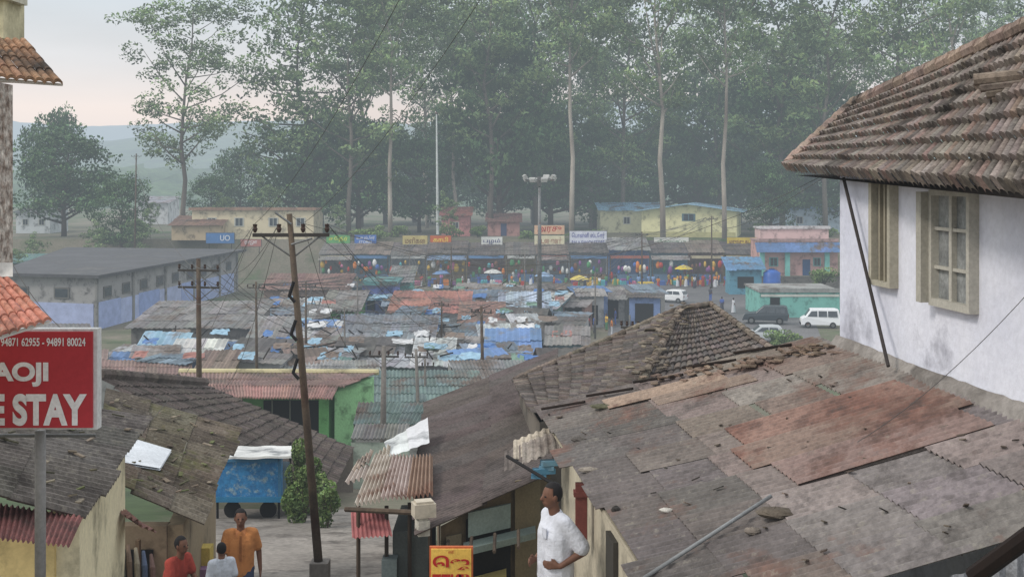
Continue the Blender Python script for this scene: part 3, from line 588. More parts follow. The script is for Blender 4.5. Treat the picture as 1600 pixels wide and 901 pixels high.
vehicle('parked_van','small white van parked before the turquoise building','van',1281,118,R(172),[(-1.8,.28),(-1.85,1.0),(-1.72,1.78),(-1.4,1.86),(.9,1.84),(1.45,1.1),(1.8,.92),(1.85,.3)],1.5,1.05,(235,236,238),[[(-1.6,1.1),(-1.55,1.65),(-.7,1.65),(-.7,1.1)],[(-.6,1.1),(-.6,1.65),(.2,1.65),(.2,1.1)],[(.3,1.1),(.3,1.65),(.85,1.62),(1.25,1.1)]],(-1.15,1.2,(1.42,1.14,.98,1.76),(-1.84,1.1,-1.74,1.7)))
vehicle('parked_car','dark grey off road car parked left of the small white van','car',1197,121,R(166),[(-2.1,.4),(-2.2,1.0),(-2.0,1.72),(-1.7,1.82),(.25,1.78),(.95,1.15),(2.0,1.02),(2.2,.8),(2.2,.4)],1.75,1.05,(52,60,66),[[(-1.9,1.15),(-1.8,1.62),(-1.0,1.62),(-1.0,1.15)],[(-.9,1.15),(-.9,1.62),(-.15,1.62),(-.15,1.15)],[(-.05,1.15),(-.05,1.62),(.2,1.6),(.7,1.15)]],(-1.35,1.4,(.93,1.2,.32,1.72),(-2.17,1.12,-2.04,1.6)),.36)
vehicle('parked_car','white hatchback parked in the lane above the tiled roof','car',1049,141,R(150),HB,1.55,.95,(230,230,230),HS,HX)
vehicle('parked_car','silver car half hidden at the corner of the white house','car',1192,108,R(175),HB,1.55,.95,(190,194,196),HS,HX)
vehicle('auto_rickshaw','yellow topped auto rickshaw in the lane by the crowd','auto rickshaw',1005,148,R(200),[(-1.3,.3),(-1.35,1.0),(-1.2,1.7),(.5,1.72),(.95,1.0),(1.3,.8),(1.35,.35)],1.2,1.0,(200,170,50),[[(-1.0,1.0),(-1.0,1.5),(-.2,1.5),(-.2,1.0)],[(-.1,1.0),(-.1,1.5),(.4,1.5),(.75,1.0)]],(-.9,.95,(.93,1.05,.55,1.62),(-1.34,1.1,-1.24,1.5)),.24)
# ---------------------------------------------------------------- people
SK=mat('skin',c(118,82,64),c(104,72,56),scale=6,rough=.6,bump=0,fine=.06); HAIR=paint(28,24,24)
def remesh(mb,name,m,vox,parent,sm=4):
    o=mb.build(name,m,None,True); md=o.modifiers.new('r','REMESH'); md.mode='VOXEL'; md.voxel_size=vox; md.use_smooth_shade=True
    s=o.modifiers.new('s','SMOOTH'); s.iterations=sm; s.factor=.5
    dg=bpy.context.evaluated_depsgraph_get(); me=bpy.data.meshes.new_from_object(o.evaluated_get(dg)); old=o.data; o.modifiers.clear(); o.data=me; bpy.data.meshes.remove(old)
    me.materials.clear(); me.materials.append(m); me.name=name
    if 'tint' in me.attributes: me.attributes.remove(me.attributes['tint'])
    a=me.attributes.new('tint','FLOAT_COLOR','POINT'); a.data.foreach_set('color',np.ones(len(me.vertices)*4,dtype=np.float32))
    me.polygons.foreach_set('use_smooth',[True]*len(me.polygons))
    if parent: o.parent=parent
    return o
STD=dict(pel=(0,0,.93),che=(0,0,1.24),nk=(0,.01,1.42),hd=(0,-.01,1.58),f=(0,-1,0),
 sh=[(.17,.01,1.37),(-.17,.01,1.37)],el=[(.23,.03,1.09),(-.23,.03,1.09)],wr=[(.24,-.05,.86),(-.24,-.05,.86)],
 hp=[(.085,0,.9),(-.085,0,.9)],kn=[(.095,-.02,.49),(-.095,-.02,.49)],an=[(.1,.02,.08),(-.1,.02,.08)],hand=[(0,-.1,-1),(0,-.1,-1)])
def figure(pose,fingers=True):
    J=dict(STD); J.update(pose); v=lambda k,i=None: V(J[k]) if i is None else V(J[k][i]); B=MB();S=MB();T=MB(); f=v('f').normalized(); s=f.cross(V((0,0,1)))*-1
    hd=v('hd'); nk=v('nk'); ch=v('che'); pe=v('pel'); up=V((0,0,1))
    B.cap(nk-up*.06,hd-up*.04,.058,.052); 
    Mx=Matrix((s,f*-1,up)).transposed()
    def el(mb,ce,r,n=14,m=10):
        t=MB().ell((0,0,0),r,n,m); mb.add([ce+Mx@V(q) for q in t.v],t.f)
    el(B,hd,(.074,.09,.11)); el(B,hd+f*.03-up*.055,(.052,.055,.055))
    B.cap(hd+f*.085+up*.015,hd+f*.105-up*.022,.010,.016,8); 
    for q in(-1,1): el(B,hd+s*.077*q-up*.01,(.012,.02,.032),8,6)
    el(B,hd+f*.082-up*.055,(.024,.012,.009),8,6)
    tk=J.get('tk',1.); lo_=J.get('loose',0.)
    def torso(mb,g,lo):
        for q in(-1,1):
            mb.cap(ch+s*.075*q,pe+s*.065*q-up*lo,.10*tk+g,.098*tk+g*1.4); mb.cap(ch+s*.07*q,(V(J['sh'][0 if q==1 else 1])*.75+nk*.25)-up*.03,.095*tk+g,.07+g*.6)
        mb.cap(ch,pe-up*lo,.10*tk+g,.095*tk+g*1.4); mb.cap(nk-up*.03,ch,.06+g*.5,.1*tk+g)
    torso(B,0,0); torso(S,.013+lo_,J.get('hem',.06))
    for i in(0,1):
        sh,e,w=v('sh',i),v('el',i),v('wr',i); hp,kn,an=v('hp',i),v('kn',i),v('an',i)
        B.cap(sh,e,.053,.04); B.cap(e,w,.04,.026); B.cap(hp,kn,.083,.056); B.cap(kn,kn.lerp(an,.35),.054,.056); B.cap(kn.lerp(an,.3),an,.056,.036)
        S.cap(nk.lerp(sh,.6),sh,.06,.068); S.cap(sh,sh.lerp(e,J.get('slv',.7)),.068,.066+lo_*.8)
        toe=an+f*.16-up*.045; B.cap(an-up*.03,toe,.036,.03); B.cap(an-up*.045-f*.05,toe,.03,.028)
        T.cap(pe-up*.02,hp,.105,.105); T.cap(hp,kn,.1,.078); T.cap(kn,an+up*.05,.078,.07)
        D=V(J['hand'][i]).normalized(); sd=f if abs(D.dot(f))<.8 else up; sd=(sd-D*sd.dot(D)).normalized(); N=D.cross(sd)
        tgt=pe+up*0.1-w
        if N.dot(tgt)<0: N=-N
        if fingers:
            for k in(-1,0,1): B.cap(w,w+D*.085+sd*.024*k,.022,.014,8)
            for k,L in enumerate((.07,.08,.076,.06)):
                b0=w+D*.085-sd*(k-1.5)*.021; m1=b0+D*L*.5+N*.01; e1=m1+D*L*.38+N*.03; B.cap(b0,m1,.0095,.009,8); B.cap(m1,e1,.009,.0075,8)
            b0=w+D*.025+sd*.02; m1=b0+sd*.03+D*.03+N*.005; B.cap(b0,m1,.012,.0105,8); B.cap(m1,m1+D*.03+sd*.008,.0105,.0085,8)
        else: B.cap(w,w+D*.13,.03,.02)
    H=MB(); el(H,hd+up*.022-f*.016,(.083,.092,.104)); 
    H2=[i for i in range(len(H.v)) if not ((V(H.v[i])-hd).dot(f)>.045 and (V(H.v[i])-hd).z<.06) and (V(H.v[i])-hd).z>-.075]
    keep=set(H2); H.f=[q for q in H.f if all(i in keep for i in q)]
    E=MB()
    for q in(-1,1): el(E,hd+f*.081+s*.03*q+up*.005,(.013,.009,.008),8,6)
    return B,S,T,H,E,J
def person(px,d,rz,label,pose,shirt,trous,z=None,scale=1.,near=True,extra=None,hair=HAIR):
    r=thing('person',label,'person',(PX(px,d),d,gz(d)+.02 if z is None else z),rz,None,True); r.scale=(scale,)*3
    B,S,T,H,E,J=figure(pose,near); vx=.009 if near else .03
    remesh(B,'body',SK,vx,r,3 if near else 1); remesh(S,'shirt',shirt,vx*1.3,r,4)
    if trous: remesh(T,'trousers',trous,vx*1.3,r,5)
    H.build('hair',hair,r,True); E.build('eyes',paint(30,26,25,.3),r)
    if extra: extra(r,J)
    return r
def CL(r,g,b): return mat('cloth_%d_%d_%d'%(r,g,b),c(r,g,b),c(r*.84,g*.84,b*.84),scale=9,rough=.95,bump=1,bscale=9,fine=.12)
walk=dict(el=[(.24,.08,1.1),(-.24,-.02,1.1)],wr=[(.26,.02,.86),(-.27,-.15,.9)],kn=[(.095,-.13,.52),(-.095,.03,.5)],an=[(.1,-.12,.1),(-.09,.24,.16)],hem=.1,slv=.75)
def placket(r,J):
    MB().box((0,-.122,1.2),(.03,.006,.34)).build('placket',CL(160,102,58),r)
    m=MB()
    for q in(-1,1): m.add([(q*.01,-.10,1.43),(q*.07,-.085,1.455),(q*.06,-.125,1.36)],[(0,1,2)])
    m.build('collar',CL(186,122,76),r)
person(376,16.4,R(12),'person in orange shirt and blue jeans walking up the street',walk,CL(204,136,80),CL(60,70,94),z=gz(16.4)-.02,extra=placket)
seat=dict(pel=(0,.1,.72),che=(0,.02,1.0),nk=(0,-.04,1.2),hd=(0,-.08,1.36),sh=[(.16,-.02,1.15),(-.16,-.02,1.15)],el=[(.22,-.08,.9),(-.22,-.1,.92)],wr=[(.12,-.27,.84),(-.12,-.28,.84)],hp=[(.09,.05,.7),(-.09,.05,.7)],kn=[(.12,-.36,.68),(-.12,-.36,.68)],an=[(.12,-.34,.27),(-.12,-.34,.27)],hand=[(-.4,-1,0),(.4,-1,0)],hem=.03)
person(277,15.4,R(60),'person in red shirt sitting on the ledge at the left of the street',seat,CL(176,74,62),CL(48,46,50),z=gz(15.4)-.02,scale=.94)
x=PX(277,15.4); z=gz(15.4); single(MB().box((x-.08,15.4,z+.26),(.5,.45,.5)).box((x-.08,15.4,z+.53),(.56,.5,.05)),'ledge',plaster(150,140,120),'plastered ledge under the seated person in red','ledge')
person(346,15.2,R(-150),'child in white and blue shirt seen from behind beside the orange shirted person',{'slv':.8},CL(204,210,220),CL(70,80,120),scale=.74)
def veshti(r,J):
    vs=[];fs=[];n=36;m=12
    for j in range(m+1):
        t=j/m; z=1.0-.92*t
        for k in range(n):
            a=2*math.pi*k/n; w=1+(.02+.06*t)*math.sin(a*8+t*2+math.sin(a)); vs.append((math.cos(a)*(.16+.055*t)*w,math.sin(a)*(.13+.055*t)*w-.005,z+ .02*math.sin(a*3)*t))
    for j in range(m):
        for k in range(n): fs.append((j*n+k,(j+1)*n+k,(j+1)*n+(k+1)%n,j*n+(k+1)%n))
    MB().add(vs,fs).build('dhoti',CL(222,224,232),r,True)
wm=dict(tk=1.02,loose=.018,el=[(.25,.16,1.12),(-.25,.1,1.12)],wr=[(.2,-.06,1.0),(-.2,-.1,.96)],hand=[(-.5,-1,.1),(.5,-1,0)],hem=.1,slv=.85,hd=(0,-.04,1.585))
def whites(r,J):
    veshti(r,J); MB().box((.05,-.142,1.27),(.08,.008,.09)).build('pocket',CL(214,217,226),r)
single(MB().box((PX(871,12.1),12.1,9.99),(.9,.8,.16)),'doorstep',CONC,'concrete step under the person in white','step')
person(868,12.1,R(-64),'person in white shirt and white dhoti standing beside the low rusty roof, facing left',wm,CL(226,228,236),None,z=10.07,extra=whites,scale=1.09)
FP=[]
for k,ps in enumerate(({},dict(kn=[(.095,-.12,.5),(-.095,.05,.5)],an=[(.1,-.15,.1),(-.1,.2,.12)],el=[(.24,-.05,1.1),(-.24,.1,1.1)],wr=[(.24,-.22,.92),(-.25,.05,.86)]),dict(el=[(.26,-.05,1.12),(-.24,.02,1.1)],wr=[(.12,-.25,1.2),(-.24,-.08,.88)]))):
    B,S,T,H,E,J=figure(ps,False); L=[]
    for mb,nn,m in((B,'body',SK),(S,'shirt',paint(200,200,200)),(T,'trousers',paint(60,60,70))):
        o=remesh(mb,nn,m,.035,None,1); L.append((nn,o.data)); bpy.data.objects.remove(o)
    h=H.build('hair',HAIR); L.append(('hair',h.data)); bpy.data.objects.remove(h)
    m=MB(); m.tube([(0,0,.08),(0,0,.6),(0,0,1.05)],[.25,.2,.15],14); h=m.build('skirt',paint(60,60,70)); L.append(('skirt',h.data)); bpy.data.objects.remove(h)
    FP.append(L)
SC=[((215,216,220),'white'),((170,70,66),'red'),((80,104,170),'blue'),((206,170,80),'yellow'),((90,140,100),'green'),((70,70,80),'dark'),((186,120,164),'pink'),((140,170,210),'light blue'),((210,130,66),'orange')]
def farp(px,d,where,k):
    (cl,cn)=SC[random.randrange(9)]; (c2,cn2)=SC[random.choice([0,2,5,1,4])]; sk=random.random()<.45
    r=thing('person','person in %s top and %s %s, %s from left %s'%(cn,cn2,'skirt' if sk else 'trousers',ordw(k),where),'person',(PX(px,d),d,gz(d)+.02),U(0,6.28),'people %s'%where,True)
    r.scale=(U(.93,1.02),)*3
    for nn,me in FP[random.randrange(3)]:
        if nn=='skirt' and not sk: continue
        if nn=='trousers' and sk: continue
        o=bpy.data.objects.new(nn,me); COL.objects.link(o); o.parent=r
        if nn in('shirt','skirt','trousers'): o.material_slots[0].link='OBJECT'; o.material_slots[0].material=paint(*(cl if nn=='shirt' else c2))
for k,px in enumerate([1047,1052,1058,1064,1070,1076,1082,1087,1092,1097,1103,1109,1116,1124,1132,1138]): farp(px+U(-2,2),U(157,163),'before right hand shops',k)
for k,px in enumerate([520,540,556,574,590,606,622,640,655,668,686,704,722,736,748,766,786,800,812,828,846,868,884,902,914,926,938,950,960,978,987,996,1005,1012,1020,1028]): farp(px+U(-4,4),U(156,163),'along the shop row',k)
for k,px in enumerate(sorted([888+U(0,75) for _ in range(24)])): farp(px,U(112,140),'in the crowded lane',k)
for k,px in enumerate([1110,1128,1146,1180]): farp(px,U(128,145),'on the open lane',k)
# ---------------------------------------------------------------- floodlight mast, poles
r=thing('floodlight_mast','tall grey floodlight mast rising from the market','lamp post',(PX(843,101),101,0)); x=PX(843,101)
MB().tube([(x,101,0),(x,101,8),(x,101,14.4)],[.24,.17,.1],12).build('pole',METAL,r,True)
MB().box((x,101,14.4),(2.4,.12,.12)).box((x,101,14.4),(.12,1.8,.12)).tube([(x,101,13.9),(x,101,14.7)],.2,10).build('head_frame',METAL,r)
for k in range(8):
    a=k*math.pi/4+.3; q=V((x+math.cos(a)*1.25,101+math.sin(a)*.9,14.5+.16*math.sin(k*2))); M=Matrix.Rotation(a,3,'Z')@Matrix.Rotation(R(35),3,'Y')
    o=MB().box(q,(.22,.54,.36),M=M).build('floodlight',paint(176,176,172),r); MB().box(q+M@V((.12,0,0)),(.02,.46,.28),M=M).build('lens',paint(230,230,225,.2),o)
r=thing('flag_pole','thin tall white pole standing before the wood','pole',(PX(684,180),180,gz(180))); MB().tube([P(684,366,180),P(683,270,180),P(682,178,180)],[.22,.16,.1],8).build('pole',paint(215,218,215),r); MB().ell(P(682,177,180),(.2,.2,.2),8,6).build('finial',METAL,r)
PT={}
def upole(key,pb,pt,d,rad,label,arm=None,m=RPOLE,arms=1,ins=4,yaw=None):
    a=P(pb[0],pb[1],d);b=P(pt[0],pt[1],d); a.z=min(a.z,gz(d)); r=thing('utility_pole',label,'utility pole',(a.x,a.y,a.z))
    MB().tube([a,a.lerp(b,.5),b],[rad,rad*.82,rad*.62],10).build('pole',m,r,True); t=(b-a).normalized(); pts=[]
    for q in range(arms):
        ce=b-t*(.35+q*.5)*max(1,rad*8); L=arm or 1.2; yw=U(-.5,.2) if yaw is None else yaw
        MB().box(ce,(L,.06,.06),yw).build('crossarm',paint(70,66,62),r)
        MB().tube([ce+V((math.cos(yw)*L*.4,math.sin(yw)*L*.4,0)),ce-t*L*.3],.015,5).tube([ce-V((math.cos(yw)*L*.4,math.sin(yw)*L*.4,0)),ce-t*L*.3],.015,5).build('brace',METAL,r)
        for k in range(ins):
            s=(k/(ins-1)-.5)*.94*L; p=ce+V((math.cos(yw)*s,math.sin(yw)*s,.04)); MB().tube([p,p+V((0,0,.06)),p+V((0,0,.09)),p+V((0,0,.14))],[.02,.045,.03,.04],8).build('insulator',paint(70,52,44),r); pts.append(p+V((0,0,.15)))
    PT[key]=(b,pts,r); return r
r=upole('main',(500,897),(452,334),20,.075,'tall leaning rusty steel utility pole in the street',1.25,arms=1,yaw=.05)
MB().box(P(500,892,20)+V((0,0,.02)),(.3,.3,.3)).build('concrete_foot',CONC,r)
MB().tube([P(455,350,19.9),P(430,332,19.9)],.02,6).tube([P(455,382,19.9),P(488,372,19.9)],.02,6).build('bracket',METAL,r)
for q in range(3): MB().tube([P(459+q*3,440+q*60,19.86),P(452+q*3,462+q*60,19.86),P(461+q*3,472+q*60,19.86)],.03,6).build('cable_clamp',DARK,r)
upole('p2',(312,635),(310,404),36,.1,'dark utility pole with two crossarms left of the leaning pole',1.3,arms=2,yaw=-.2)
upole('p3',(598,700),(600,540),40,.12,'grey concrete utility pole above the small rusty roof',1.0,m=CONC)
upole('p4',(656,650),(650,545),52,.1,'thin utility pole beside the teal roof',1.0,m=CONC)
upole('p5',(756,600),(752,478),66,.12,'dark utility pole in front of the blue tarpaulin roof',1.2)
upole('p6',(984,600),(984,492),34,.04,'thin grey pole behind the ridge of the tiled roof',.5,m=METAL)
upole('p7',(1112,445),(1112,338),158,.12,'utility pole before the yellow signboard',1.6)
upole('p8',(478,560),(478,440),84,.1,'utility pole between the market roofs left of centre',1.4)
upole('p9',(706,470),(705,385),134,.11,'utility pole in the lane before the shops',1.6)
upole('p10',(1003,470),(1003,362),140,.11,'utility pole by the raised grey shop roof',1.5)
upole('p11',(210,400),(213,240),170,.14,'wooden pole by the lone eucalyptus',1.6)
upole('p12',(666,640),(664,560),54,.08,'slim pole just right of the thin concrete pole',.8,m=CONC)
upole('p13',(560,520),(558,430),104,.09,'grey pole rising among roofs beside the lilac building',1.2,m=CONC)
upole('p14',(820,470),(820,395),128,.09,'slim grey pole just left of the floodlight mast',1.2,m=CONC)
upole('p15',(640,470),(640,380),140,.09,'slim pole before the orange signboard',1.3,m=CONC)
upole('p16',(930,520),(930,425),110,.09,'slim pole in the crowded lane',1.2,m=CONC)
upole('p17',(402,600),(400,440),70,.1,'brown pole at the right end of the wide market hall',1.2)
upole('p18',(690,560),(690,470),88,.09,'brown pole among the stalls in mid market',1.1)
upole('p19',(540,570),(538,480),80,.08,'grey pole among the stalls left of mid market',1.1,m=CONC)
WIRE=paint(98,96,94)
def cable(a,b,sag,label,k=1.,group=None):
    a=V(a);b=V(b); pts=[a.lerp(b,t/14)+V((0,0,-sag*4*(t/14)*(1-t/14))) for t in range(15)]
    single(MB().tube(pts,[max(.003,min(.019,.00022*k*p.y)) for p in pts],5),'power_cable',WIRE,label,'cable',group)
mp=PT['main'][1]
for k,(a,b,s,l) in enumerate([(mp[0],P(640,-30,9),.2,'thin cable rising right from the left end of the main crossarm'),(mp[2],P(770,-30,9),.2,'thin cable rising steeply right from the leaning pole'),
 (mp[0],PT['p2'][1][1],.4,'cable from leaning pole to the upper crossarm of the left pole'),(mp[1],PT['p2'][1][3],.5,'cable from leaning pole to right end of the left pole'),(mp[1],PT['p2'][1][6],.7,'slack cable from leaning pole to the lower crossarm of the left pole'),
 (mp[0],PT['p2'][1][4],1.0,'lowest slack cable from leaning pole to the left pole'),
 (mp[2],PT['p3'][1][0],1.0,'cable from leaning pole down to the grey concrete pole'),
 (mp[3],PT['p5'][1][0],1.2,'long cable from leaning pole to the pole before the blue tarpaulin'),(mp[3],PT['p5'][1][3],1.8,'long slack cable from leaning pole to the pole before the blue tarpaulin'),
 (mp[2],PT['p10'][1][0],2.4,'long cable from leaning pole to the grey roof pole'),
 (mp[3],P(1310,262,14.0),.9,'long cable swinging from the leaning pole to the tiled eave at right'),(mp[0],P(200,690,18),.5,'cable dropping from leaning pole to the mossy roof'),
 (mp[1],P(345,610,32),.6,'cable dropping from leaning pole to the tiled roof at left'),(PT['p2'][1][0],PT['p8'][1][0],1,'cable from the left pole into the market'),
 (PT['p2'][1][3],PT['p8'][1][3],1.5,'second cable from the left pole into the market'),(PT['p2'][1][6],PT['p11'][1][1],2,'cable from the left pole to the pole by the lone eucalyptus'),
 (PT['p2'][1][1],PT['p17'][1][0],.8,'cable from the left pole to the brown pole by the market hall'),(PT['p2'][1][5],PT['p17'][1][2],1.2,'second cable from the left pole to the brown pole'),
 (PT['p2'][1][7],PT['p19'][1][1],1.4,'cable from the left pole to the grey pole in the stalls'),
 (PT['p8'][1][1],PT['p9'][1][0],2,'cable across the market roofs to the shop lane pole'),(PT['p8'][1][2],PT['p9'][1][2],2.6,'sagging cable across the market roofs to the shop lane pole'),
 (PT['p9'][1][1],PT['p10'][1][0],1.6,'cable along the shop row'),(PT['p9'][1][3],PT['p10'][1][3],2.2,'slack cable along the shop row'),(PT['p10'][1][2],PT['p7'][1][0],1,'cable from the grey roof pole to the right hand pole'),
 (PT['p5'][1][2],PT['p10'][1][1],2,'cable from the tarpaulin pole to the grey roof pole'),
 (PT['p3'][1][1],PT['p4'][1][0],.4,'short cable between the two concrete poles'),(PT['p3'][1][3],PT['p5'][1][2],1,'cable from the grey concrete pole to the tarpaulin pole'),
 (PT['p4'][1][2],PT['p5'][1][0],.7,'cable from the thin pole to the tarpaulin pole'),
 (PT['p7'][1][2],P(1312,262,14.2),1,'cable from the right hand pole to the tiled eave corner'),
 (P(-20,330,9),P(95,512,8.2),.1,'dark cable hanging down to the red sign'),(P(1340,690,10),P(1640,420,8.5),.1,'thin cable running up across the white wall at right'),
 (PT['p2'][1][2],P(620,500,95),2,'long cable from left pole over the wide hall'),(PT['main'][0],P(690,395,150),2.6,'long cable from the leaning pole top to the shops')]):
    cable(a,b,s,l)
keys=['p5','p8','p9','p10','p13','p14','p15','p16','p17','p7','p18','p19']
for k in range(48):
    a,b=random.sample(keys,2); cable(random.choice(PT[a][1]),random.choice(PT[b][1]),U(.8,2.2),'thin service wire tangled over the market roofs',1.,'thin service wires over the market')
# ================================================================ NEAR RIGHT: white house
w0=V((4.98-.114*12.98,12.98)); w1=V((4.98-.114*5.5,5.5)); zt=CZ+.02; zb=CZ-1.81
r=thing('white_house','white plastered house with clay tiled roof at the right edge','house',(w0.x,w0.y,10))
WW=mat('white_wall',c(226,227,236),c(210,212,226),scale=.7,rough=.95,bump=.3,bscale=14,fine=.09,rust=.32,rscale=.6,rcol=c(182,182,194))
MB().prism([(w0.x,w0.y),(w1.x,w1.y),(10,6.2),(9.3,14.2)],9.5,zt+.1).build('wall',WW,r)
m=MB(); vs=[];fs=[]; t_=(V((w1.x,w1.y,0))-V((w0.x,w0.y,0))).normalized(); n_=V((t_.y,-t_.x,0)); N0=60
hh=.04;oo=.1
for i in range(N0+1):
    u=-.1+7.5*i/N0; b_=V((w0.x,w0.y,0))+t_*u; hh+=U(-.012,.012); hh=max(.015,min(.07,hh)); oo+=U(-.015,.015); oo=max(.07,min(.15,oo))
    for nn,zz in((.004,hh+.03),(.02,hh),(oo*.6,.0),(oo,-.1)): vs.append(b_+n_*nn+V((0,0,zb+zz)))
for i in range(N0):
    for j in range(3): q=i*4+j; fs.append((q,q+1,q+5,q+4))
m.add(vs,fs); m.build('plinth_plaster',mat('grey_plaster',c(160,154,148),c(126,120,114),scale=2,bump=.6,bscale=12,rust=.3,rcol=c(106,100,94)),r,True)
def wu(px): Y=4.98/((px-800)/F+.114); X=4.98-.114*Y; return (V((X,Y))-w0).length
def wy(py,px): Y=4.98/((px-800)/F+.114); return CZ-(py-HZ)/F*Y
OLDW=paint(192,188,176); 
u0,u1=wu(1466),wu(1530); z1,z0=wy(297,1497),wy(483,1497)
m=MB(); q=.05
wallbox(m,w0,w1,u0,u0+q,z0,z1,.0,.09);wallbox(m,w0,w1,u1-q,u1,z0,z1,.0,.09);wallbox(m,w0,w1,u0+q,u1-q,z1-q,z1,.0,.09);wallbox(m,w0,w1,u0+q,u1-q,z0,z0+q*1.3,.0,.09)
fr=m.build('window',OLDW,r)
m=MB(); wallbox(m,w0,w1,u0+q,u1-q,z0+q,z1-q,.003,.02); m.build('pane',mat('old_glass',c(160,162,160),c(110,112,112),rough=.25,bump=0,scale=5),fr)
m=MB(); mid=(u0+u1)/2; wallbox(m,w0,w1,mid-.025,mid+.025,z0+q*1.3,z1-q,.022,.07)
for k in range(1,3): zz=z0+(z1-z0)*k/3; wallbox(m,w0,w1,u0+q,mid-.025,zz-.014,zz+.014,.022,.06); wallbox(m,w0,w1,mid+.025,u1-q,zz-.014,zz+.014,.022,.06)
m.build('glazing_bar',OLDW,fr)
m=MB(); wallbox(m,w0,w1,u0-.1,u0-.003,z0+.02,z1-.02,0,.16); m.build('shutter',paint(180,176,164),fr)
u0,u1=wu(1362),wu(1404); z1,z0=wy(280,1383),wy(446,1383)
m=MB(); wallbox(m,w0,w1,u0,u0+.16,z0,z1,0,.035); wallbox(m,w0,w1,u1-.06,u1,z0,z1,0,.09); wallbox(m,w0,w1,u0+.16,u1-.06,z0,z0+.05,0,.09); wallbox(m,w0,w1,u0+.16,u0+.2,z0+.05,z1,0,.09)
fr=m.build('window',paint(186,180,162),r); m=MB(); wallbox(m,w0,w1,u0+.2,u1-.06,z0+.05,z1,.003,.02); m.build('pane',paint(60,60,58),fr)
m=MB()
for k in range(2): uu=u0+.3+k*.12; wallbox(m,w0,w1,uu,uu+.035,z0+.05,z1,.022,.06)
m.build('bar',paint(160,152,132),fr)
# tiled roof
A_=P(1335,168,15.5);B_=P(1690,12,9.4);C_=P(1690,299,7.0);D_=P(1226,262,14.5)
def tc(u,v):
    return jc(random.choice([c(148,138,130),c(138,127,119),c(156,143,133),c(128,119,113),c(150,130,120),c(158,148,140)]),.12)
m=MB(); sheets(m,A_,B_,C_,D_,60,8,1,.019,.065,.004,tc,seg=6,prof='tile',uj=.05,thick=.115); rf=m.build('roof',TILE,r)
m=MB(); ridge=[D_+V((.05,.03,.04)),A_+V((0,0,.05)),B_+V((0,0,.05))]
for a,b,n in((ridge[0],ridge[1],8),(ridge[1],ridge[2],18)):
    for k in range(n): p=a.lerp(b,k/n)+V((0,0,U(-.01,.01))); q=a.lerp(b,(k+1.12)/n); m.tube([p,q+V((0,0,.012))],[.07,.08],8,jc(c(164,144,132),.12))
m.build('ridge_tiles',TILE,rf)
m=MB().add([D_+V((.12,0,-.09)),C_+V((.12,0,-.09)),V((10,6.2,zt+.12)),V((9.3,15.2,zt+.12))],[(0,1,2,3)]); m.build('soffit',paint(78,68,60),r)
m=MB().add([A_-V((0,0,.02)),B_-V((0,0,.02)),V((10.5,7,zt+.05)),V((9.5,15.4,zt+.05))],[(0,1,2,3)],c(130,112,104)); m.build('rear_slope',TILE,rf)
m=MB(); q=P(1575,155,9.6)
for k in range(4): m.tube([q+V((-.12-.05*k,0,.05*k)),q+V((.3,-.25,.05+.05*k))],[.05,.05],8,jc(c(140,126,116)))
m.box(q+V((.05,0,-.05)),(.3,.2,.08),.3,c(70,64,60)); m.build('loose_tiles',TILE,rf)
single(MB().tube([P(1318,278,12.6),P(1350,410,12.1),P(1388,572,11.3)],.018,8),'pipe',paint(64,58,56),'thin black pipe leaning from the eave down to the rusty roof','pipe')
# ---- low roof in front of the white house
A_=V((3.42,13.5,zb-.02));B_=V((4.12,7.35,zb-.05));C_=V((1.12,8.1,11.88));D_=V((.293,15.9,11.93))
r=thing('lean_to_shop','low building with wide patched rusty sheet roof in the right foreground','building',(1.5,11,9.5))
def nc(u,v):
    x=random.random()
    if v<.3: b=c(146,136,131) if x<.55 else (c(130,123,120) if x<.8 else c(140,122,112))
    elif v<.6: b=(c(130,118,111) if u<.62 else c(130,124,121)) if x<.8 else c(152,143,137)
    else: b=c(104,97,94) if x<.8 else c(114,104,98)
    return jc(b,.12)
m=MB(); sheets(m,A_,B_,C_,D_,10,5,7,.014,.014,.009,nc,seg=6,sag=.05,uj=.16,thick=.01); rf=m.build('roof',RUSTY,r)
def rp(u,v,h=0):
    p=(A_*(1-u)+B_*u)*(1-v)+(D_*(1-u)+C_*u)*v; n=(B_-A_).cross(D_-A_).normalized(); n=n if n.z>0 else -n
    return p+n*(h-.05*math.sin(math.pi*u)*math.sin(math.pi*v))
for k,(u0,u1,v0,v1,cl,lb) in enumerate([(.40,.5,.06,.5,(146,116,102),'reddish rust patched sheet'),(.5,.6,.03,.54,(138,116,106),'second reddish rust sheet'),(.6,.7,.07,.5,(136,118,110),'third rust brown sheet'),(.08,.14,.36,.74,(164,144,128),'narrow pale rust streaked sheet'),(.14,.19,.3,.6,(148,128,116),'narrow rusty strip'),(.0,.08,.02,.4,(132,122,112),'brown sheet at the far edge')]):
    m=MB(); sheets(m,rp(u0,v0,.03),rp(u1,v0,.03),rp(u1,v1,.03),rp(u0,v1,.03),1,1,7 if k<3 else 4,.014,.003,.003,lambda u,v:jc(c(*cl),.08),seg=6,thick=.008); m.build('patch_sheet',RUSTP,rf,label=lb)
wl0=(.62,15.3);wl1=(1.35,8.2); m=MB(); wallbox(m,wl0,wl1,0,7.1,9.4,11.75,-.15,0); m.build('wall',plaster(200,190,168),r)
for k,(u0,u1) in enumerate([(1.6,2.0),(3.4,3.8)]):
    q=MB(); wallbox(q,wl0,wl1,u0,u1,10.9,11.5,0.003,.05); q.build('window',paint(70,66,60),r)
for k in range(7):
    u=k/6; MB().tube([rp(.02+.96*u,.98,-.07),rp(.02+.96*u,.75,-.07)],.035,6).build('rafter',WOOD,r)
m=MB(); m.tube([rp(.0,.985,-.05),rp(1,.985,-.05)],.025,6); m.build('fascia',paint(160,150,130),r)
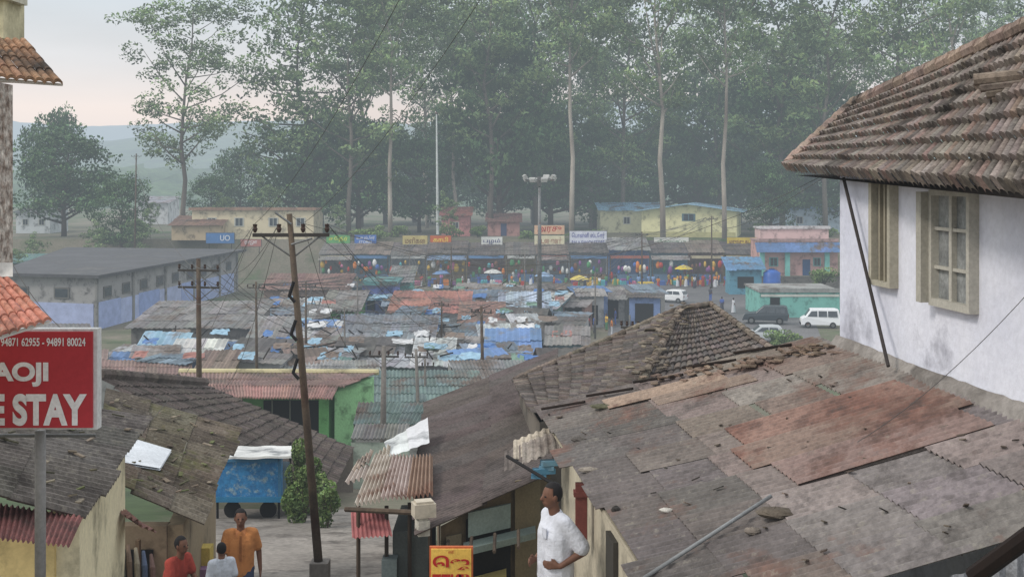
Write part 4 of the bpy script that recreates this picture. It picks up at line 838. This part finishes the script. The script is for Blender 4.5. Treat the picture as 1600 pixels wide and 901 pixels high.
m=MB(); sheets(m,B_+V((-.05,-.02,-.12)),C_.lerp(B_,.25)+V((0,-.02,-.12)),C_.lerp(B_,.25)+V((0,-.02,-1.3)),B_+V((-.05,-.02,-1.4)),1,1,22,.02,0,0,lambda u,v:c(160,162,166),seg=5); m.build('side_sheet',SHEET,r)
m=MB(); m.tube([P(1520,901,6.4),P(1610,835,6.2)],.05,8,c(94,76,68)); single(m,'roof_edge',WOOD,'brown wooden edge beam at the bottom right corner','beam')
def onroof(px,py):
    n=(B_-A_).cross(D_-A_).normalized(); o=V((0,0,CZ)); d=P(px,py,1)-o; t=(A_-o).dot(n)/d.dot(n); return o+d*t
single(MB().tube([onroof(1006,915)+V((0,0,.06)),onroof(1205,790)+V((0,0,.08))],.016,10),'pipe',paint(140,142,142,.5),'grey steel pipe lying across the rusty roof','pipe',smooth=True)
def rock(p,s,cl,name,label,cat,group=None,m=CONC):
    mb=MB().ell((0,0,0),(s[0],s[1],s[2]),9,6); mb.v=[(x*(1+U(-.18,.18))+p.x,y*(1+U(-.18,.18))+p.y,z*(1+U(-.2,.2))+p.z) for x,y,z in mb.v]; mb.c=[c(*cl)]*len(mb.v); single(mb,name,m,label,cat,group)
RK=mat('rubble',WH,(.7,.7,.7),scale=8,bump=.5,bscale=30)
rock(onroof(1212,806)+V((0,0,.03)),(.15,.11,.04),(104,94,82),'stone','flat brown stone weighing down the roof beside the steel pipe','stone',None,RK)
rock(onroof(1175,835)+V((0,0,.03)),(.07,.05,.03),(128,118,108),'stone','small stone below the flat brown stone on the roof','stone',None,RK)
rock(onroof(1040,800)+V((0,0,.02)),(.06,.035,.02),(205,200,190),'stone','white fragment lying on the dark lower sheets','stone',None,RK)
rock(onroof(962,800)+V((0,0,.03)),(.04,.04,.03),(60,56,52),'stone','small black stone near the eave of the rusty roof','stone',None,RK)
rock(onroof(920,738)+V((0,0,.03)),(.12,.05,.03),(160,150,138),'stone','pale flat stone on the eave above the person in white','stone',None,RK)
rock(onroof(905,690)+V((0,0,.03)),(.1,.06,.03),(100,94,88),'stone','dark flat stone near the far corner of the eave','stone',None,RK)
rock(onroof(945,637)+V((0,0,.02)),(.18,.12,.025),(94,92,70),'moss_patch','mossy heap at the far left corner of the rusty roof','moss',None,RK)
for k in range(80):
    t=random.random()**.8; px=1000+300*t+U(-18,18); py=602-58*t+U(-6,11); p=onroof(px,py)+V((0,0,.035+U(0,.02)))
    mb=MB().box((0,0,0),(U(.06,.2),U(.04,.09),.014),M=Matrix.Rotation(U(0,3),3,'Z')@Matrix.Rotation(U(-.25,.25),3,'X')); mb.v=[(x+p.x,y+p.y,z+p.z) for x,y,z in mb.v]; mb.c=[jc(c(146,126,110),.3)]*8
    single(mb,'broken_tile',TILE,'broken tile piece in the rubble along the far edge of the rusty roof','tile',group='broken tiles along the roof edge')
for k in range(60):
    p=rp(U(.02,.98),U(.05,.97),.035); mb=MB().box((0,0,0),(U(.02,.09),U(.015,.04),.01),M=Matrix.Rotation(U(0,3),3,'Z')@Matrix.Rotation(U(.2,.5),3,'Y')); mb.v=[(x+p.x,y+p.y,z+p.z) for x,y,z in mb.v]; mb.c=[jc(c(*random.choice([(90,80,70),(120,108,96),(70,66,60)])),.3)]*8
    single(mb,'debris_chip',RK,'small chip of debris lying scattered on the rusty sheet roof','debris',group='debris chips on the rusty roof')
for k in range(5):
    a=.1+.18*k; m=MB(); m.tube([rp(.03+.01*k,a,.05),rp(.0+.015*k,a+.16,.07)],.018,6,c(120,102,88)); single(m,'batten',WOOD,'%s loose wooden batten from the wall along the far edge of the rusty roof'%ordw(k),'batten')
# ---- tiled roof beyond (centre)
r=thing('tiled_house','house with old grey brown tiled hipped roof behind the rusty roof','house',(2,20,8))
A2=P(1062,486,24);B2=P(1004,600,17.2);C2=P(832,648,16.6);D2=P(803,598,21.5); E2=P(1110,479,25.5); F2=P(1206,550,20.5)
gc=lambda u,v: jc(random.choice([c(120,111,106),c(106,99,96),c(130,119,110),c(114,102,95)]),.16)
m=MB(); sheets(m,A2,B2,C2,D2,32,12,1,.02,.06,.008,gc,seg=5,prof='tile',uj=.06,thick=.1,sag=.1); rf=m.build('roof',TILE,r)
m=MB(); sheets(m,A2,E2,F2,B2,20,12,1,.013,.035,.007,gc,seg=5,prof='tile',uj=.06,thick=.055,sag=.05); m.build('hip_slope',TILE,rf)
m=MB()
for a,b,n in((A2,B2,20),(A2,E2,5),(D2,A2,22),(E2,F2,14)):
    for k in range(n): p=a.lerp(b,k/n)+V((U(-.02,.02),0,.05)); q=a.lerp(b,(k+1.1)/n)+V((0,0,.06)); m.tube([p,q],[.055,.065],8,jc(c(138,126,114),.2))
m.build('ridge_tiles',TILE,rf)
MB().add([D2+V((.1,0,-.1)),C2+V((.1,0,-.1)),V((C2.x+.1,C2.y,8)),V((D2.x+.1,D2.y,7.5))],[(0,1,2,3)]).add([C2+V((.1,0,-.1)),B2+V((0,0,-.15)),V((B2.x,B2.y,8)),V((C2.x+.1,C2.y,8))],[(0,1,2,3)]).build('wall',plaster(120,112,102),r)
for k in range(44):
    t=random.random(); p=A2.lerp(B2,t)+V((U(-.25,.3),U(-.1,.1),.12+U(0,.05)))
    mb=MB().box((0,0,0),(U(.08,.22),U(.05,.12),.02),M=Matrix.Rotation(U(0,3),3,'Z')@Matrix.Rotation(U(-.5,.5),3,'X')); mb.v=[(x+p.x,y+p.y,z+p.z) for x,y,z in mb.v]; mb.c=[jc(c(144,132,116),.3)]*8
    single(mb,'broken_tile',TILE,'loose tile piece on the ridge of the hipped tiled roof','tile',group='loose tiles on the hipped roof ridge')
# ---- long dark corrugated roof (centre)
A3=P(872,545,27);B3=P(862,738,15.4);C3=P(652,836,14.3);D3=P(668,628,25)
r=thing('row_shop','long shop building with dark brown corrugated roof down the right of the street','building',(-.5,18,8))
m=MB(); sheets(m,A3,B3,C3,D3,14,2,6,.02,.02,.006,lambda u,v:jc(c(102,92,88),.1),seg=6,thick=.012,sag=.08,uj=.03); m.build('roof',mat('brown_sheet',WH,(.76,.74,.72),scale=.9,rough=.85,bump=.25,bscale=20,fine=.3,rust=.25,rcol=c(76,67,63),lich=.25),r)
m=MB(); a=C3+V((.25,.4,0));b=B3+V((0,.4,0))
m.add([V((a.x,a.y+.05,8.6)),V((b.x,b.y+.05,8.6)),V((b.x,b.y+.05,b.z-.05)),V((a.x,a.y+.05,a.z-.02))],[(0,1,2,3)]); m.add([V((a.x,a.y,8.6)),V((D3.x+.2,D3.y,7)),V((D3.x+.2,D3.y,D3.z-.1)),V((a.x,a.y,a.z-.02))],[(0,1,2,3)]); m.build('wall',plaster(122,106,82),r)
def fb(u0,u1,z0,z1,dy,th=.04):
    x0=a.x+(b.x-a.x)*u0;x1=a.x+(b.x-a.x)*u1;y0=a.y+(b.y-a.y)*u0;y1=a.y+(b.y-a.y)*u1
    return MB().hexa([(x0,y0-dy-th,z0),(x1,y1-dy-th,z0),(x1,y1-dy,z0),(x0,y0-dy,z0)],[(x0,y0-dy-th,z1),(x1,y1-dy-th,z1),(x1,y1-dy,z1),(x0,y0-dy,z1)])
fb(.22,.62,9.2,10.75,.0).build('doorway',DARK,r); fb(.24,.62,10.55,10.85,.06,.05).build('lintel_board',paint(140,154,148),r)
fb(.20,.85,10.42,10.5,.1,.3).build('shelf',paint(130,144,138),r); fb(.66,.9,9.2,11.1,.0).build('shutter',paint(134,120,92),r); fb(.05,.18,9.2,10.6,.0).build('door',paint(120,110,90),r)
fb(.28,.58,9.75,10.05,.1,.3).build('counter',paint(186,170,106),r)
for k in range(6): MB().tube([a+V((.1+k*.28,-.1,-.15+.04*k)),a+V((.1+k*.28,-.7,-.2+.05*k))],.02,6).build('rafter',WOOD,r)
# yellow Tamil sign
q=P(705,901,12.6); w=68/F*12.6; r=thing('shop_sign','yellow sign with red border and red Tamil letters at the bottom centre','sign',(q.x,12.6,10))
zt2=CZ-(854-HZ)/F*12.6
MB().box((q.x,12.63,zt2-.4),(w,.04,.8)).build('frame',paint(206,110,66),r); MB().box((q.x,12.6,zt2-.4),(w-.036,.03,.764)).build('panel',paint(242,196,92),r)
RED=paint(184,40,36)
text('ெஜ',(q.x-w*.42,12.575,zt2-.245),(w*.84,0,0),(0,0,.165),RED,r,bold=.035); text('ராமு',(q.x-w*.43,12.575,zt2-.45),(w*.86,0,0),(0,0,.18),RED,r,bold=.035)
text('ஸ்ரீ',(q.x-.03,12.575,zt2-.065),(.06,0,0),(0,0,.04),RED,r)
MB().tube([(q.x,12.66,zt2-.8),(q.x,12.66,9.7)],.03,6).build('post',WOOD,r)
# ---- little rusty canopy and clutter
r=thing('tea_stall','small stall with rusty corrugated canopy roof at the right side of the street','stall',(-2,17,9))
A4=P(585,712,18.5);B4=P(676,712,18);C4=P(677,772,15.8);D4=P(556,786,16.2)
m=MB(); sheets(m,A4,B4,C4,D4,3,1,6,.03,.03,.02,lambda u,v:jc(random.choice([c(178,152,132),c(190,178,166),c(150,122,106)]),.08),seg=6,thick=.012,uj=.06); m.build('roof',mat('orange_rust',WH,(.72,.68,.64),scale=2.5,rough=.7,bump=.2,rust=.36,rscale=1.6,rcol=c(144,106,86)),r)
m=MB(); sheets(m,P(560,722,18.6),P(610,690,19.4),P(604,740,17.5),P(540,760,17.4),2,2,4,.03,.02,.04,lambda u,v:jc(c(196,182,168),.15),seg=6); m.build('upper_sheet',RUSTY,r)
m=MB(); sheets(m,P(600,690,20),P(668,652,20.6),P(671,690,19.2),P(608,712,18.7),2,1,2,.006,.01,.008,lambda u,v:jc(c(220,220,220),.04),seg=5); m.build('white_sheet',TARP,r)
for px,py in((560,790),(604,790),(672,780),(640,785)):
    p=P(px,py,16.2); MB().tube([p,(p.x,p.y,8.8)],.03,6).build('post',WOOD,r)
m=MB(); sheets(m,P(548,798,16.6),P(604,797,16.4),P(612,834,15.8),P(550,838,16),1,1,9,.015,0,0,lambda u,v:c(174,110,108),seg=5); m.build('awning',MARK,r)
q1=P(610,815,16);MB().hexa([(q1.x,16.3,8.7),(q1.x+.5,16.3,8.7),(q1.x+.5,17.6,8.7),(q1.x,17.6,8.7)],[(q1.x,16.3,10.2),(q1.x+.5,16.3,10.2),(q1.x+.5,17.6,10.2),(q1.x,17.6,10.2)]).build('counter',paint(106,112,108),r)
MB().box((q1.x-.02,16.15,9.5),(.2,.25,.8)).build('cupboard',paint(112,124,124),r)
MB().tube([P(540,795,16),P(648,800,15.4)],.035,6).build('beam',WOOD,r)
for (px,py,sx,sz,cl,lb) in((662,795,.26,.16,(196,186,168),'pale concrete block hanging at the canopy corner'),(660,822,.14,.18,(205,200,186),'whitish cement chunk below the pale block')):
    single(MB().box(P(px,py,14.5),(sx,.2,sz),.3).box(P(px,py,14.5)+V((0,0,sz*.55)),(sx*.8,.16,.04),.3),'block',plaster(*cl),lb,'block')
for k,(px,py,cl) in enumerate(((832,695,(200,188,170)),(818,712,(130,120,114)),(850,735,(90,146,176)),(862,722,(120,166,188)),(846,700,(160,150,140)))):
    m=MB(); a0=P(px-30,py+8,15.0-.1*k); b0=P(px+26,py-14,15.0-.1*k); sheets(m,a0+V((0,.25,.06)),b0+V((0,.25,.06)),b0+V((.02,-.05,-.1)),a0+V((0,-.05,-.1)),1,1,5,.015,0,0,lambda u,v:c(*cl),seg=5)
    if k in(2,3): m=MB().box(P(px,py,14.6),(.26,.12,.06),.2,c(*cl)).box(P(px-8,py+8,14.6),(.18,.1,.05),-.1,c(*cl))
    single(m,'broken_sheet',SHEET if k not in(2,3) else TARP,['pale ribbed sheet scrap at the corner of the two roofs','grey ribbed scrap under the pale scrap','blue plastic scrap below the roof corner','light blue scrap above the person in white','brown grey scrap beside the roof corner'][k],'scrap')
single(MB().tube([P(792,712,14.8),P(872,760,14.0)],.02,6),'pole',DARK,'dark stick poking out under the roof corner','stick')
single(MB().box(P(908,800,12.9),(.12,.1,.62)).box(P(908,770,12.9),(.16,.14,.05)),'post',paint(130,72,64),'maroon post right behind the person in white','post')
# ================================================================ LEFT SIDE
r=thing('apartment_house','corner of a cream house with tiled awnings and mosaic pillar at the left edge','house',(-3,6.8,11))
def bxp(pl,pr,pt,pb,d0,dp,m,name,par,col=WH):
    xl=PX(pl,d0); xr=PX(pr,d0+dp); za=P(0,pb,d0).z; zb_=P(0,pt,d0).z
    return MB().hexa([(xl,d0,za),(xr,d0,za),(xr,d0+dp,za),(xl,d0+dp,za)],[(xl,d0,zb_),(xr,d0,zb_),(xr,d0+dp,zb_),(xl,d0+dp,zb_)],col).build(name,m,par)
bxp(-260,38,-120,60,7,.3,plaster(216,208,172),'upper_wall',r); bxp(-260,43,-60,-2,6.95,.3,plaster(220,216,196),'cornice',r)
vm_=mat('mosaic_stone',c(206,198,188),c(130,112,100),scale=16,bump=.5,bscale=24,fine=.6)
bxp(-260,20,126,425,6.95,.35,vm_,'pillar',r); bxp(-260,-20,425,1100,7,.3,plaster(206,196,160),'wall',r)
m=MB(); tl=lambda u,v:jc(c(176,140,114),.1)
sheets(m,P(-200,52,7.0),P(42,62,7.0),P(97,128,6.5),P(-200,100,6.3),20,4,1,.009,.01,.002,tl,seg=5,prof='tile',thick=.02); m.build('awning',TILE,r)
m=MB().add([P(-200,103,6.32),P(98,131,6.52),P(98,135,6.52),P(-200,112,6.32)],[(0,1,2,3)]).add([P(-200,112,6.32),P(98,135,6.52),P(22,130,7.1),P(-200,125,7.1)],[(0,1,2,3)]); m.build('awning_slab',plaster(224,216,206),r)
m=MB(); sheets(m,P(-200,430,7.0),P(14,432,7.0),P(79,497,6.6),P(-200,580,6.1),20,4,1,.009,.01,.002,lambda u,v:jc(c(196,136,118),.1),seg=5,prof='tile',thick=.02); m.build('awning',TILE,r)
m=MB().add([P(-200,412,7.02),P(20,410,7.02),P(20,432,6.98),P(-200,436,6.98)],[(0,1,2,3)]).add([P(-200,586,6.12),P(80,499,6.62),P(80,504,6.62),P(-200,596,6.12)],[(0,1,2,3)]); m.build('awning_edge',plaster(220,218,212),r)
# red sign
d=7.6; r=thing('hanging_sign','red sign with white frame and white lettering on a grey post at left','sign',(P(60,672,d).x,d,10.5))
a=P(-40,671,d);b=P(151,514,d); w=b.x-a.x;h=b.z-a.z
MB().box((a.x+w/2,d+.05,a.z+h/2),(w,.08,h)).build('frame',paint(214,214,212),r)
MB().box((a.x+w/2-.006,d,a.z+h/2),(w-.036,.024,h-.03)).build('panel',paint(184,52,60,.5,.08),r)
def tx(s,pl,pr,pt,pb,bd): o=P(pl,pb,d); e=P(pr,pt,d); text(s,(o.x,d-.016,o.z),(e.x-o.x,0,0),(0,0,e.z-o.z),paint(236,232,232),r,bold=bd)
tx('94871 62955 - 94891 80024',3,135,527,540,.02); tx('AOJI',-12,77,565,603,.045); tx('E STAY',-14,137,614,664,.045)
MB().tube([P(63,672,d+.1),P(63,800,d+.1),P(63,1100,d+.1)],.034,12).build('post',paint(138,136,134),r,True); MB().tube([P(-30,680,d+.14),P(150,680,d+.14)],.012,6).build('bracket',METAL,r)
# roof L1
r=thing('street_house','cream house with dark lichen covered asbestos roof at the lower left','house',(-4.5,12,9))
A5=P(-80,600,14);B5=P(-120,742,9.8);C5=P(126,812,11);D5=P(229,654,15)
m=MB(); sheets(m,A5,B5,C5,D5,5,2,6,.026,.025,.01,lambda u,v:jc(c(112,106,100),.12),seg=6,thick=.012,uj=.05); m.build('roof',ASB,r)
m=MB(); sheets(m,P(-100,772,10.6),P(128,806,10.95),P(108,850,10.3),P(-100,828,9.9),1,1,26,.015,0,0,lambda u,v:c(140,92,88),seg=5); m.build('awning',SHEET,r)
wa=V((P(168,760,14.4).x,14.4));wb=V((P(88,840,11).x,11)); m=MB(); wallbox(m,wa,wb,0,(wb-wa).length,8.6,11.9,0,-.2); m.build('wall',plaster(224,214,180),r)
m=MB(); m.hexa([(wb.x-3,10.95,8.6),(wb.x,10.95,8.6),(wb.x,11.15,8.6),(wb.x-3,11.15,8.6)],[(wb.x-3,10.95,11.9),(wb.x,10.95,11.9),(wb.x,11.15,11.9),(wb.x-3,11.15,11.9)]); m.build('front_wall',plaster(216,194,136),r)
m=MB(); wallbox(m,wa,wb,.9,1.35,10.6,11.5,-.05,.05,1); m.build('window',paint(90,82,66),r)
m=MB(); wallbox(m,wa,wb,.2,.45,9,11.6,-.05,.1,1); m.build('pilaster',plaster(226,216,182),r)
def onq(Q,u,v): return (Q[0]*(1-u)+Q[1]*u)*(1-v)+(Q[3]*(1-u)+Q[2]*u)*v
# roof L2 mossy
r=thing('moss_roof_shop','street shop with brown mossy corrugated roof left of the seated person','building',(-5.5,18,8.5))
A6=P(165,608,20.5);B6=P(150,740,15.4);C6=P(312,818,15.7);D6=P(376,672,20.5)
def mc(u,v): return jc(random.choice([c(110,101,90),c(100,92,84),c(116,108,94),c(104,93,83)]),.14)
m=MB(); sheets(m,A6,B6,C6,D6,6,3,5,.03,.03,.012,mc,seg=6,thick=.012,uj=.08); m.build('roof',mat('moss_sheet',WH,(.72,.7,.64),scale=1.1,rough=.95,bump=.5,bscale=25,fine=.45,rust=.28,rscale=1.0,rcol=c(104,102,68),lich=.8),r)
for Q,ww,n in(((A5,B5,C5,D5),'dark lichen covered roof',40),((A6,B6,C6,D6),'brown mossy roof',60)):
    for k in range(n):
        p=onq(Q,U(.05,.95),U(.05,.97))+V((0,0,.06)); mb=MB().box((0,0,0),(U(.04,.16),U(.02,.07),.014),M=Matrix.Rotation(U(0,3),3,'Z')@Matrix.Rotation(U(-.4,.4),3,'Y')); mb.v=[(x+p.x,y+p.y,z+p.z) for x,y,z in mb.v]; mb.c=[jc(c(*random.choice([(110,98,84),(140,128,112),(84,80,60),(100,104,66)])),.3)]*8
        single(mb,'debris_chip',RK,'leaf litter chip scattered on the %s'%ww,'debris',group='litter on the %s'%ww)
wa=V((P(318,690,20.3).x,20.3));wb=V((P(262,840,15.9).x,15.9)); m=MB(); wallbox(m,wa,wb,0,(wb-wa).length,7.6,10.4,0,-.2); m.build('wall',plaster(160,144,118),r)
m=MB(); m.box((wb.x-1.2,15.95,9.4),(2.4,.2,2.0)); m.build('front_wall',plaster(130,114,94),r)
m=MB(); m.box((wb.x-.62,15.83,9.5),(.9,.03,1.2)); m.build('doorway',DARK,r)
for k in range(5): MB().box((wb.x-1.3+k*.24,15.75,9.4+.05*k),(.05,.08,1.3)).build('plank',paint(*[(120,140,130),(160,130,100),(100,110,120),(170,160,140),(110,90,70)][k]),r)
m=MB(); sheets(m,P(172,782,14.8),P(210,812,14.6),P(244,828,13.8),P(190,805,13.8),2,1,3,.02,0,.02,lambda u,v:c(154,112,102),seg=5); m.build('awning',SHEET,r)
single(MB().quad(P(207,684,17.6),P(268,702,17.9),P(250,731,16.7),P(189,721,16.4)).quad(P(207,684,17.6)-V((0,0,.03)),P(268,702,17.9)-V((0,0,.03)),P(250,731,16.7)-V((0,0,.03)),P(189,721,16.4)-V((0,0,.03))),'sheet',paint(222,226,230),'white flat sheet lying on the mossy roof','sheet')
for k in range(5):
    a0=(188+k*12); single(MB().tube([P(a0,846+k*5,14.6),P(a0+2,875+k*3,14.4),P(a0+4,930,14.3)],[.02,.035,.03],8),'bundle',paint(*[(90,110,104),(120,100,84),(150,140,120),(84,96,120),(110,84,76)][k]),'%s rolled bundle standing by the shop door under the mossy roof'%ordw(k),'bundle')
r=thing('steps','low yellow and purple painted steps beyond the seated person','steps',(PX(318,18),18,gz(18)))
x=PX(318,18); z=gz(18); MB().box((x,18,z+.2),(.7,.7,.42)).build('step',paint(206,184,120),r); MB().box((x,18.15,z+.5),(.5,.5,.18)).build('top_step',paint(150,116,150),r); MB().box((x-.05,18.2,z+.72),(.24,.24,.26)).build('post_block',paint(212,188,100),r)
# kiosk cart
r=thing('food_cart','blue cart with peeling sign board and white canopy at the top of the street','cart',(P(385,780,29).x,29,gz(29)))
a=P(330,783,28.6);b=P(440,714,28.6)
BLUEP=mat('peeling_blue',c(58,130,180),c(50,108,156),scale=5,bump=.2,rust=.3,rscale=6,rcol=c(150,176,188),fine=.3,bscale=14)
MB().hexa([(a.x,28.6,a.z),(b.x,28.6,a.z),(b.x,28.72,a.z),(a.x,28.72,a.z)],[(a.x+.12,28.6,b.z),(b.x,28.6,b.z),(b.x,28.72,b.z),(a.x+.12,28.72,b.z)]).build('board',BLUEP,r)
MB().box(((a.x+b.x)/2,28.57,b.z-.06),(b.x-a.x-.1,.05,.08)).box((b.x-.04,28.57,(a.z+b.z)/2),(.07,.05,b.z-a.z)).build('frame',paint(70,124,160),r)
MB().box(((a.x+b.x)/2,29.4,a.z+.3),(b.x-a.x-.1,1.3,.6)).build('body',paint(60,84,96),r); MB().box(((a.x+b.x)/2,28.56,a.z+.06),(b.x-a.x,.06,.12)).build('ledge',paint(50,124,166),r)
m=MB(); q0,q1,q2,q3=P(362,697,30),P(455,696,30),P(456,711,28.3),P(356,713,28.3); sheets(m,q0,q1,q2,q3,2,1,1,.01,0,.01,lambda u,v:c(220,220,216),seg=6,thick=.05); m.build('canopy',TARP,r)
for x,y in((a.x+.1,28.8),(b.x-.1,28.8),(a.x+.3,30),(b.x-.05,30)): MB().tube([(x,y,gz(29)),(x,y,P(0,705,29).z)],.03,6).build('post',DARK,r)
for x in(a.x+.4,b.x-.4):
    w_=MB().tube([(x,29.0,gz(29)+.2),(x,29.08,gz(29)+.2)],.2,14).build('wheel',DARK,r)
# L3 tiled roof
r=thing('tiled_house','low house with dark brown tiled roof behind the mossy roof and the blue cart','house',(-7,30,5))
A7=P(156,590,28);B7=P(320,602,36);C7=P(552,700,36);D7=P(500,800,29.5)
m=MB(); sheets(m,A7,B7,C7,D7,34,16,1,.03,.04,.01,lambda u,v:jc(c(102,93,88),.2),seg=4,prof='tile',thick=.08,uj=.06); m.build('roof',TILE,r)
MB().add([B7,C7,V((C7.x,C7.y,4)),V((B7.x,B7.y,4))],[(0,1,2,3)]).build('wall',plaster(130,120,110),r)
m=MB()
for k in range(22): p=A7.lerp(B7,k/22);q=A7.lerp(B7,(k+1.1)/22); m.tube([p+V((0,0,.08)),q+V((0,0,.1))],[.12,.14],7,jc(c(110,100,94)))
m.build('ridge_tiles',TILE,r)
# green building
r=thing('green_building','bright green walled building with maroon sheet roof and wide dark opening','building',(PX(480,46),46,3.8))
zt3=6.72; x0,x1,x2=PX(372,46),PX(514,46),PX(574,46)
MB().hexa([(x0,46,2.5),(x1,46,2.5),(x1+.2,48.2,2.5),(x0,48.2,2.5)],[(x0,46,zt3),(x1,46,zt3),(x1+.2,48.2,zt3+.2),(x0,48.2,zt3+.2)]).build('wall',plaster(108,152,100),r)
MB().hexa([(x1+.21,46,2.5),(x2,47.4,2.5),(x2,48.2,2.5),(x1+.21,48.2,2.5)],[(x1+.21,46,zt3),(x2,47.4,zt3),(x2,48.2,zt3+.2),(x1+.21,48.2,zt3+.2)]).build('side_wall',plaster(154,204,148),r)
MB().box((PX(456,45.95),45.95,P(0,657,46).z),(88/F*46,.08,64/F*46)).build('doorway',DARK,r)
MB().box((PX(506,45.9),45.9,P(0,650,46).z),(.35,.2,80/F*46)).build('pillar',plaster(130,192,124),r)
for k in range(3): MB().box((PX(425+k*28,45.85),45.88,P(0,652,46).z),(.05,.04,60/F*46)).build('bar',paint(120,120,110),r)
m=MB(); sheets(m,P(280,582,48.5),P(588,583,48.5),P(540,603,45.2),P(290,603,45.2),16,2,3,.03,.04,.012,lambda u,v:jc(c(150,124,116),.12),seg=4,thick=.05); m.build('roof',MARK,r)
m=MB(); sheets(m,P(290,600,45.3),P(530,601,45.3),P(520,620,43.8),P(300,618,43.8),16,1,3,.03,0,.01,lambda u,v:jc(c(166,130,122),.12),seg=4,thick=.05); m.build('awning',MARK,r)
MB().tube([P(280,580,48.6),P(592,581,48.6)],.12,8).build('ridge_cap',plaster(200,190,150),r)
def slab(label,f,n,dn,rise,rc,ni,nj,wall=(136,136,132),mm=MARK,drop=3):
    (fl,fr_,fy),(nl_,nr,ny)=f,n; zn=CZ-(ny-HZ)/F*dn; df=(CZ-zn-rise)*F/(fy-HZ); q=[P(fl,fy,df),P(fr_,fy,df),P(nr,ny,dn),P(nl_,ny,dn)]
    r=thing('shed',label,'shed',(q[3].x,q[3].y,q[3].z-drop)); m=MB(); sheets(m,*q,ni,nj,3,.03,.04,.015,lambda u,v:jc(c(*rc),.16),seg=4,thick=.05,uj=.07); m.build('roof',mm,r)
    A,B,C,D=q; o=V((0,0,-.12)); dn_=V((0,0,-drop)); i1=D.lerp(A,.06)+o;i2=C.lerp(B,.06)+o
    MB().add([i1,i2,i2+dn_,i1+dn_],[(0,1,2,3)]).add([i1,A+o,A+o+dn_,i1+dn_],[(0,1,2,3)]).add([i2,B+o,B+o+dn_,i2+dn_],[(0,1,2,3)]).build('wall',plaster(*wall),r); return r
slab('long shed with teal green sheet roof between the poles',(572,748,578),(568,765,628),52,.7,(110,128,125),10,4)
slab('shed with darker teal roof under the long teal roof',(560,690,628),(552,672,662),43,.4,(104,120,116),7,2)
slab('narrow grey roofed shed below the teal roofs',(556,640,662),(548,636,686),37,.3,(140,138,134),5,1,wall=(166,178,164))
slab('red brown sheet roofed shed at the far left above the mossy roof',(158,300,562),(155,300,584),72,.3,(134,110,102),8,2)
slab('grey asbestos roof between the teal roof and the brown long roof',(700,870,562),(720,880,606),60,.8,(128,128,128),10,3)
slab('pale roofed shed directly behind the leaning pole',(430,590,562),(420,596,582),74,.4,(154,154,152),9,2)
slab('dark sheet roofed shed at the left edge below the dark flat roof',(-40,140,505),(-60,150,532),96,.8,(116,112,110),9,2)
slab('green net covered shed at the left edge under the round tree',(-40,80,396),(-60,60,410),150,.5,(80,116,110),6,1,mm=TARP)
slab('rust brown roof at the left edge beyond the red sign',(-60,170,545),(-80,165,578),74,.7,(126,110,100),9,2)
# ---------------------------------------------------------------- light, world, camera
w=bpy.data.worlds.new('World'); sc.world=w; w.use_nodes=True; nt=w.node_tree; N=nt.nodes; L=nt.links
for n in list(N): N.remove(n)
out=N.new('ShaderNodeOutputWorld'); b1=N.new('ShaderNodeBackground'); b2=N.new('ShaderNodeBackground'); mx=N.new('ShaderNodeMixShader')
sky=N.new('ShaderNodeTexSky'); sky.sky_type='NISHITA'; sky.sun_disc=False; sky.sun_elevation=R(38); sky.sun_rotation=R(-50); sky.air_density=1.5; sky.dust_density=3
L.new(sky.outputs[0],b1.inputs[0]); b1.inputs[1].default_value=.1
tcn=N.new('ShaderNodeTexCoord'); sp=N.new('ShaderNodeSeparateXYZ'); L.new(tcn.outputs['Generated'],sp.inputs[0])
cr=N.new('ShaderNodeValToRGB'); el=cr.color_ramp.elements; el[0].position=0; el[0].color=(.78,.74,.74,1); el[1].position=.6; el[1].color=(1.25,1.3,1.36,1)
e=el.new(.05); e.color=(.88,.80,.78,1); e=el.new(.085); e.color=(.78,.79,.83,1); e=el.new(.14); e.color=(.68,.76,.84,1); e=el.new(.28); e.color=(1.0,1.05,1.1,1)
L.new(sp.outputs[2],cr.inputs[0])
mpn=N.new('ShaderNodeMapping'); mpn.inputs['Scale'].default_value=(1,1,4); L.new(tcn.outputs['Generated'],mpn.inputs[0]); nz=N.new('ShaderNodeTexNoise'); nz.inputs['Scale'].default_value=3; nz.inputs['Detail'].default_value=5; L.new(mpn.outputs[0],nz.inputs['Vector'])
mr=N.new('ShaderNodeMapRange'); mr.inputs[1].default_value=.3; mr.inputs[2].default_value=.7; mr.inputs[3].default_value=.9; mr.inputs[4].default_value=1.08; L.new(nz.outputs[0],mr.inputs[0])
vm=N.new('ShaderNodeVectorMath'); vm.operation='SCALE'; L.new(cr.outputs[0],vm.inputs[0]); L.new(mr.outputs[0],vm.inputs['Scale']); L.new(vm.outputs[0],b2.inputs[0]); b2.inputs[1].default_value=1
mx.inputs[0].default_value=.9; L.new(b1.outputs[0],mx.inputs[1]); L.new(b2.outputs[0],mx.inputs[2]); L.new(mx.outputs[0],out.inputs[0])
ld=bpy.data.lights.new('Sun','SUN'); ld.energy=1.5; ld.angle=R(12); ld.color=(1,.94,.86); lo=bpy.data.objects.new('Sun',ld); COL.objects.link(lo)
dv=V((math.sin(R(-50))*math.cos(R(38)),-math.cos(R(-50))*math.cos(R(38))*.6,math.sin(R(38)))).normalized(); lo.rotation_euler=dv.to_track_quat('Z','Y').to_euler()
cd=bpy.data.cameras.new('Camera'); cd.lens=36*F/1600; cd.sensor_width=36; cd.shift_y=-(450.5-HZ)/1600; cd.clip_end=9000; cd.clip_start=.1
co=bpy.data.objects.new('Camera',cd); COL.objects.link(co); co.location=(0,0,CZ); co.rotation_euler=(R(90),0,0); sc.camera=co
sc.view_settings.view_transform='Standard'; sc.view_settings.look='None'; sc.view_settings.exposure=0
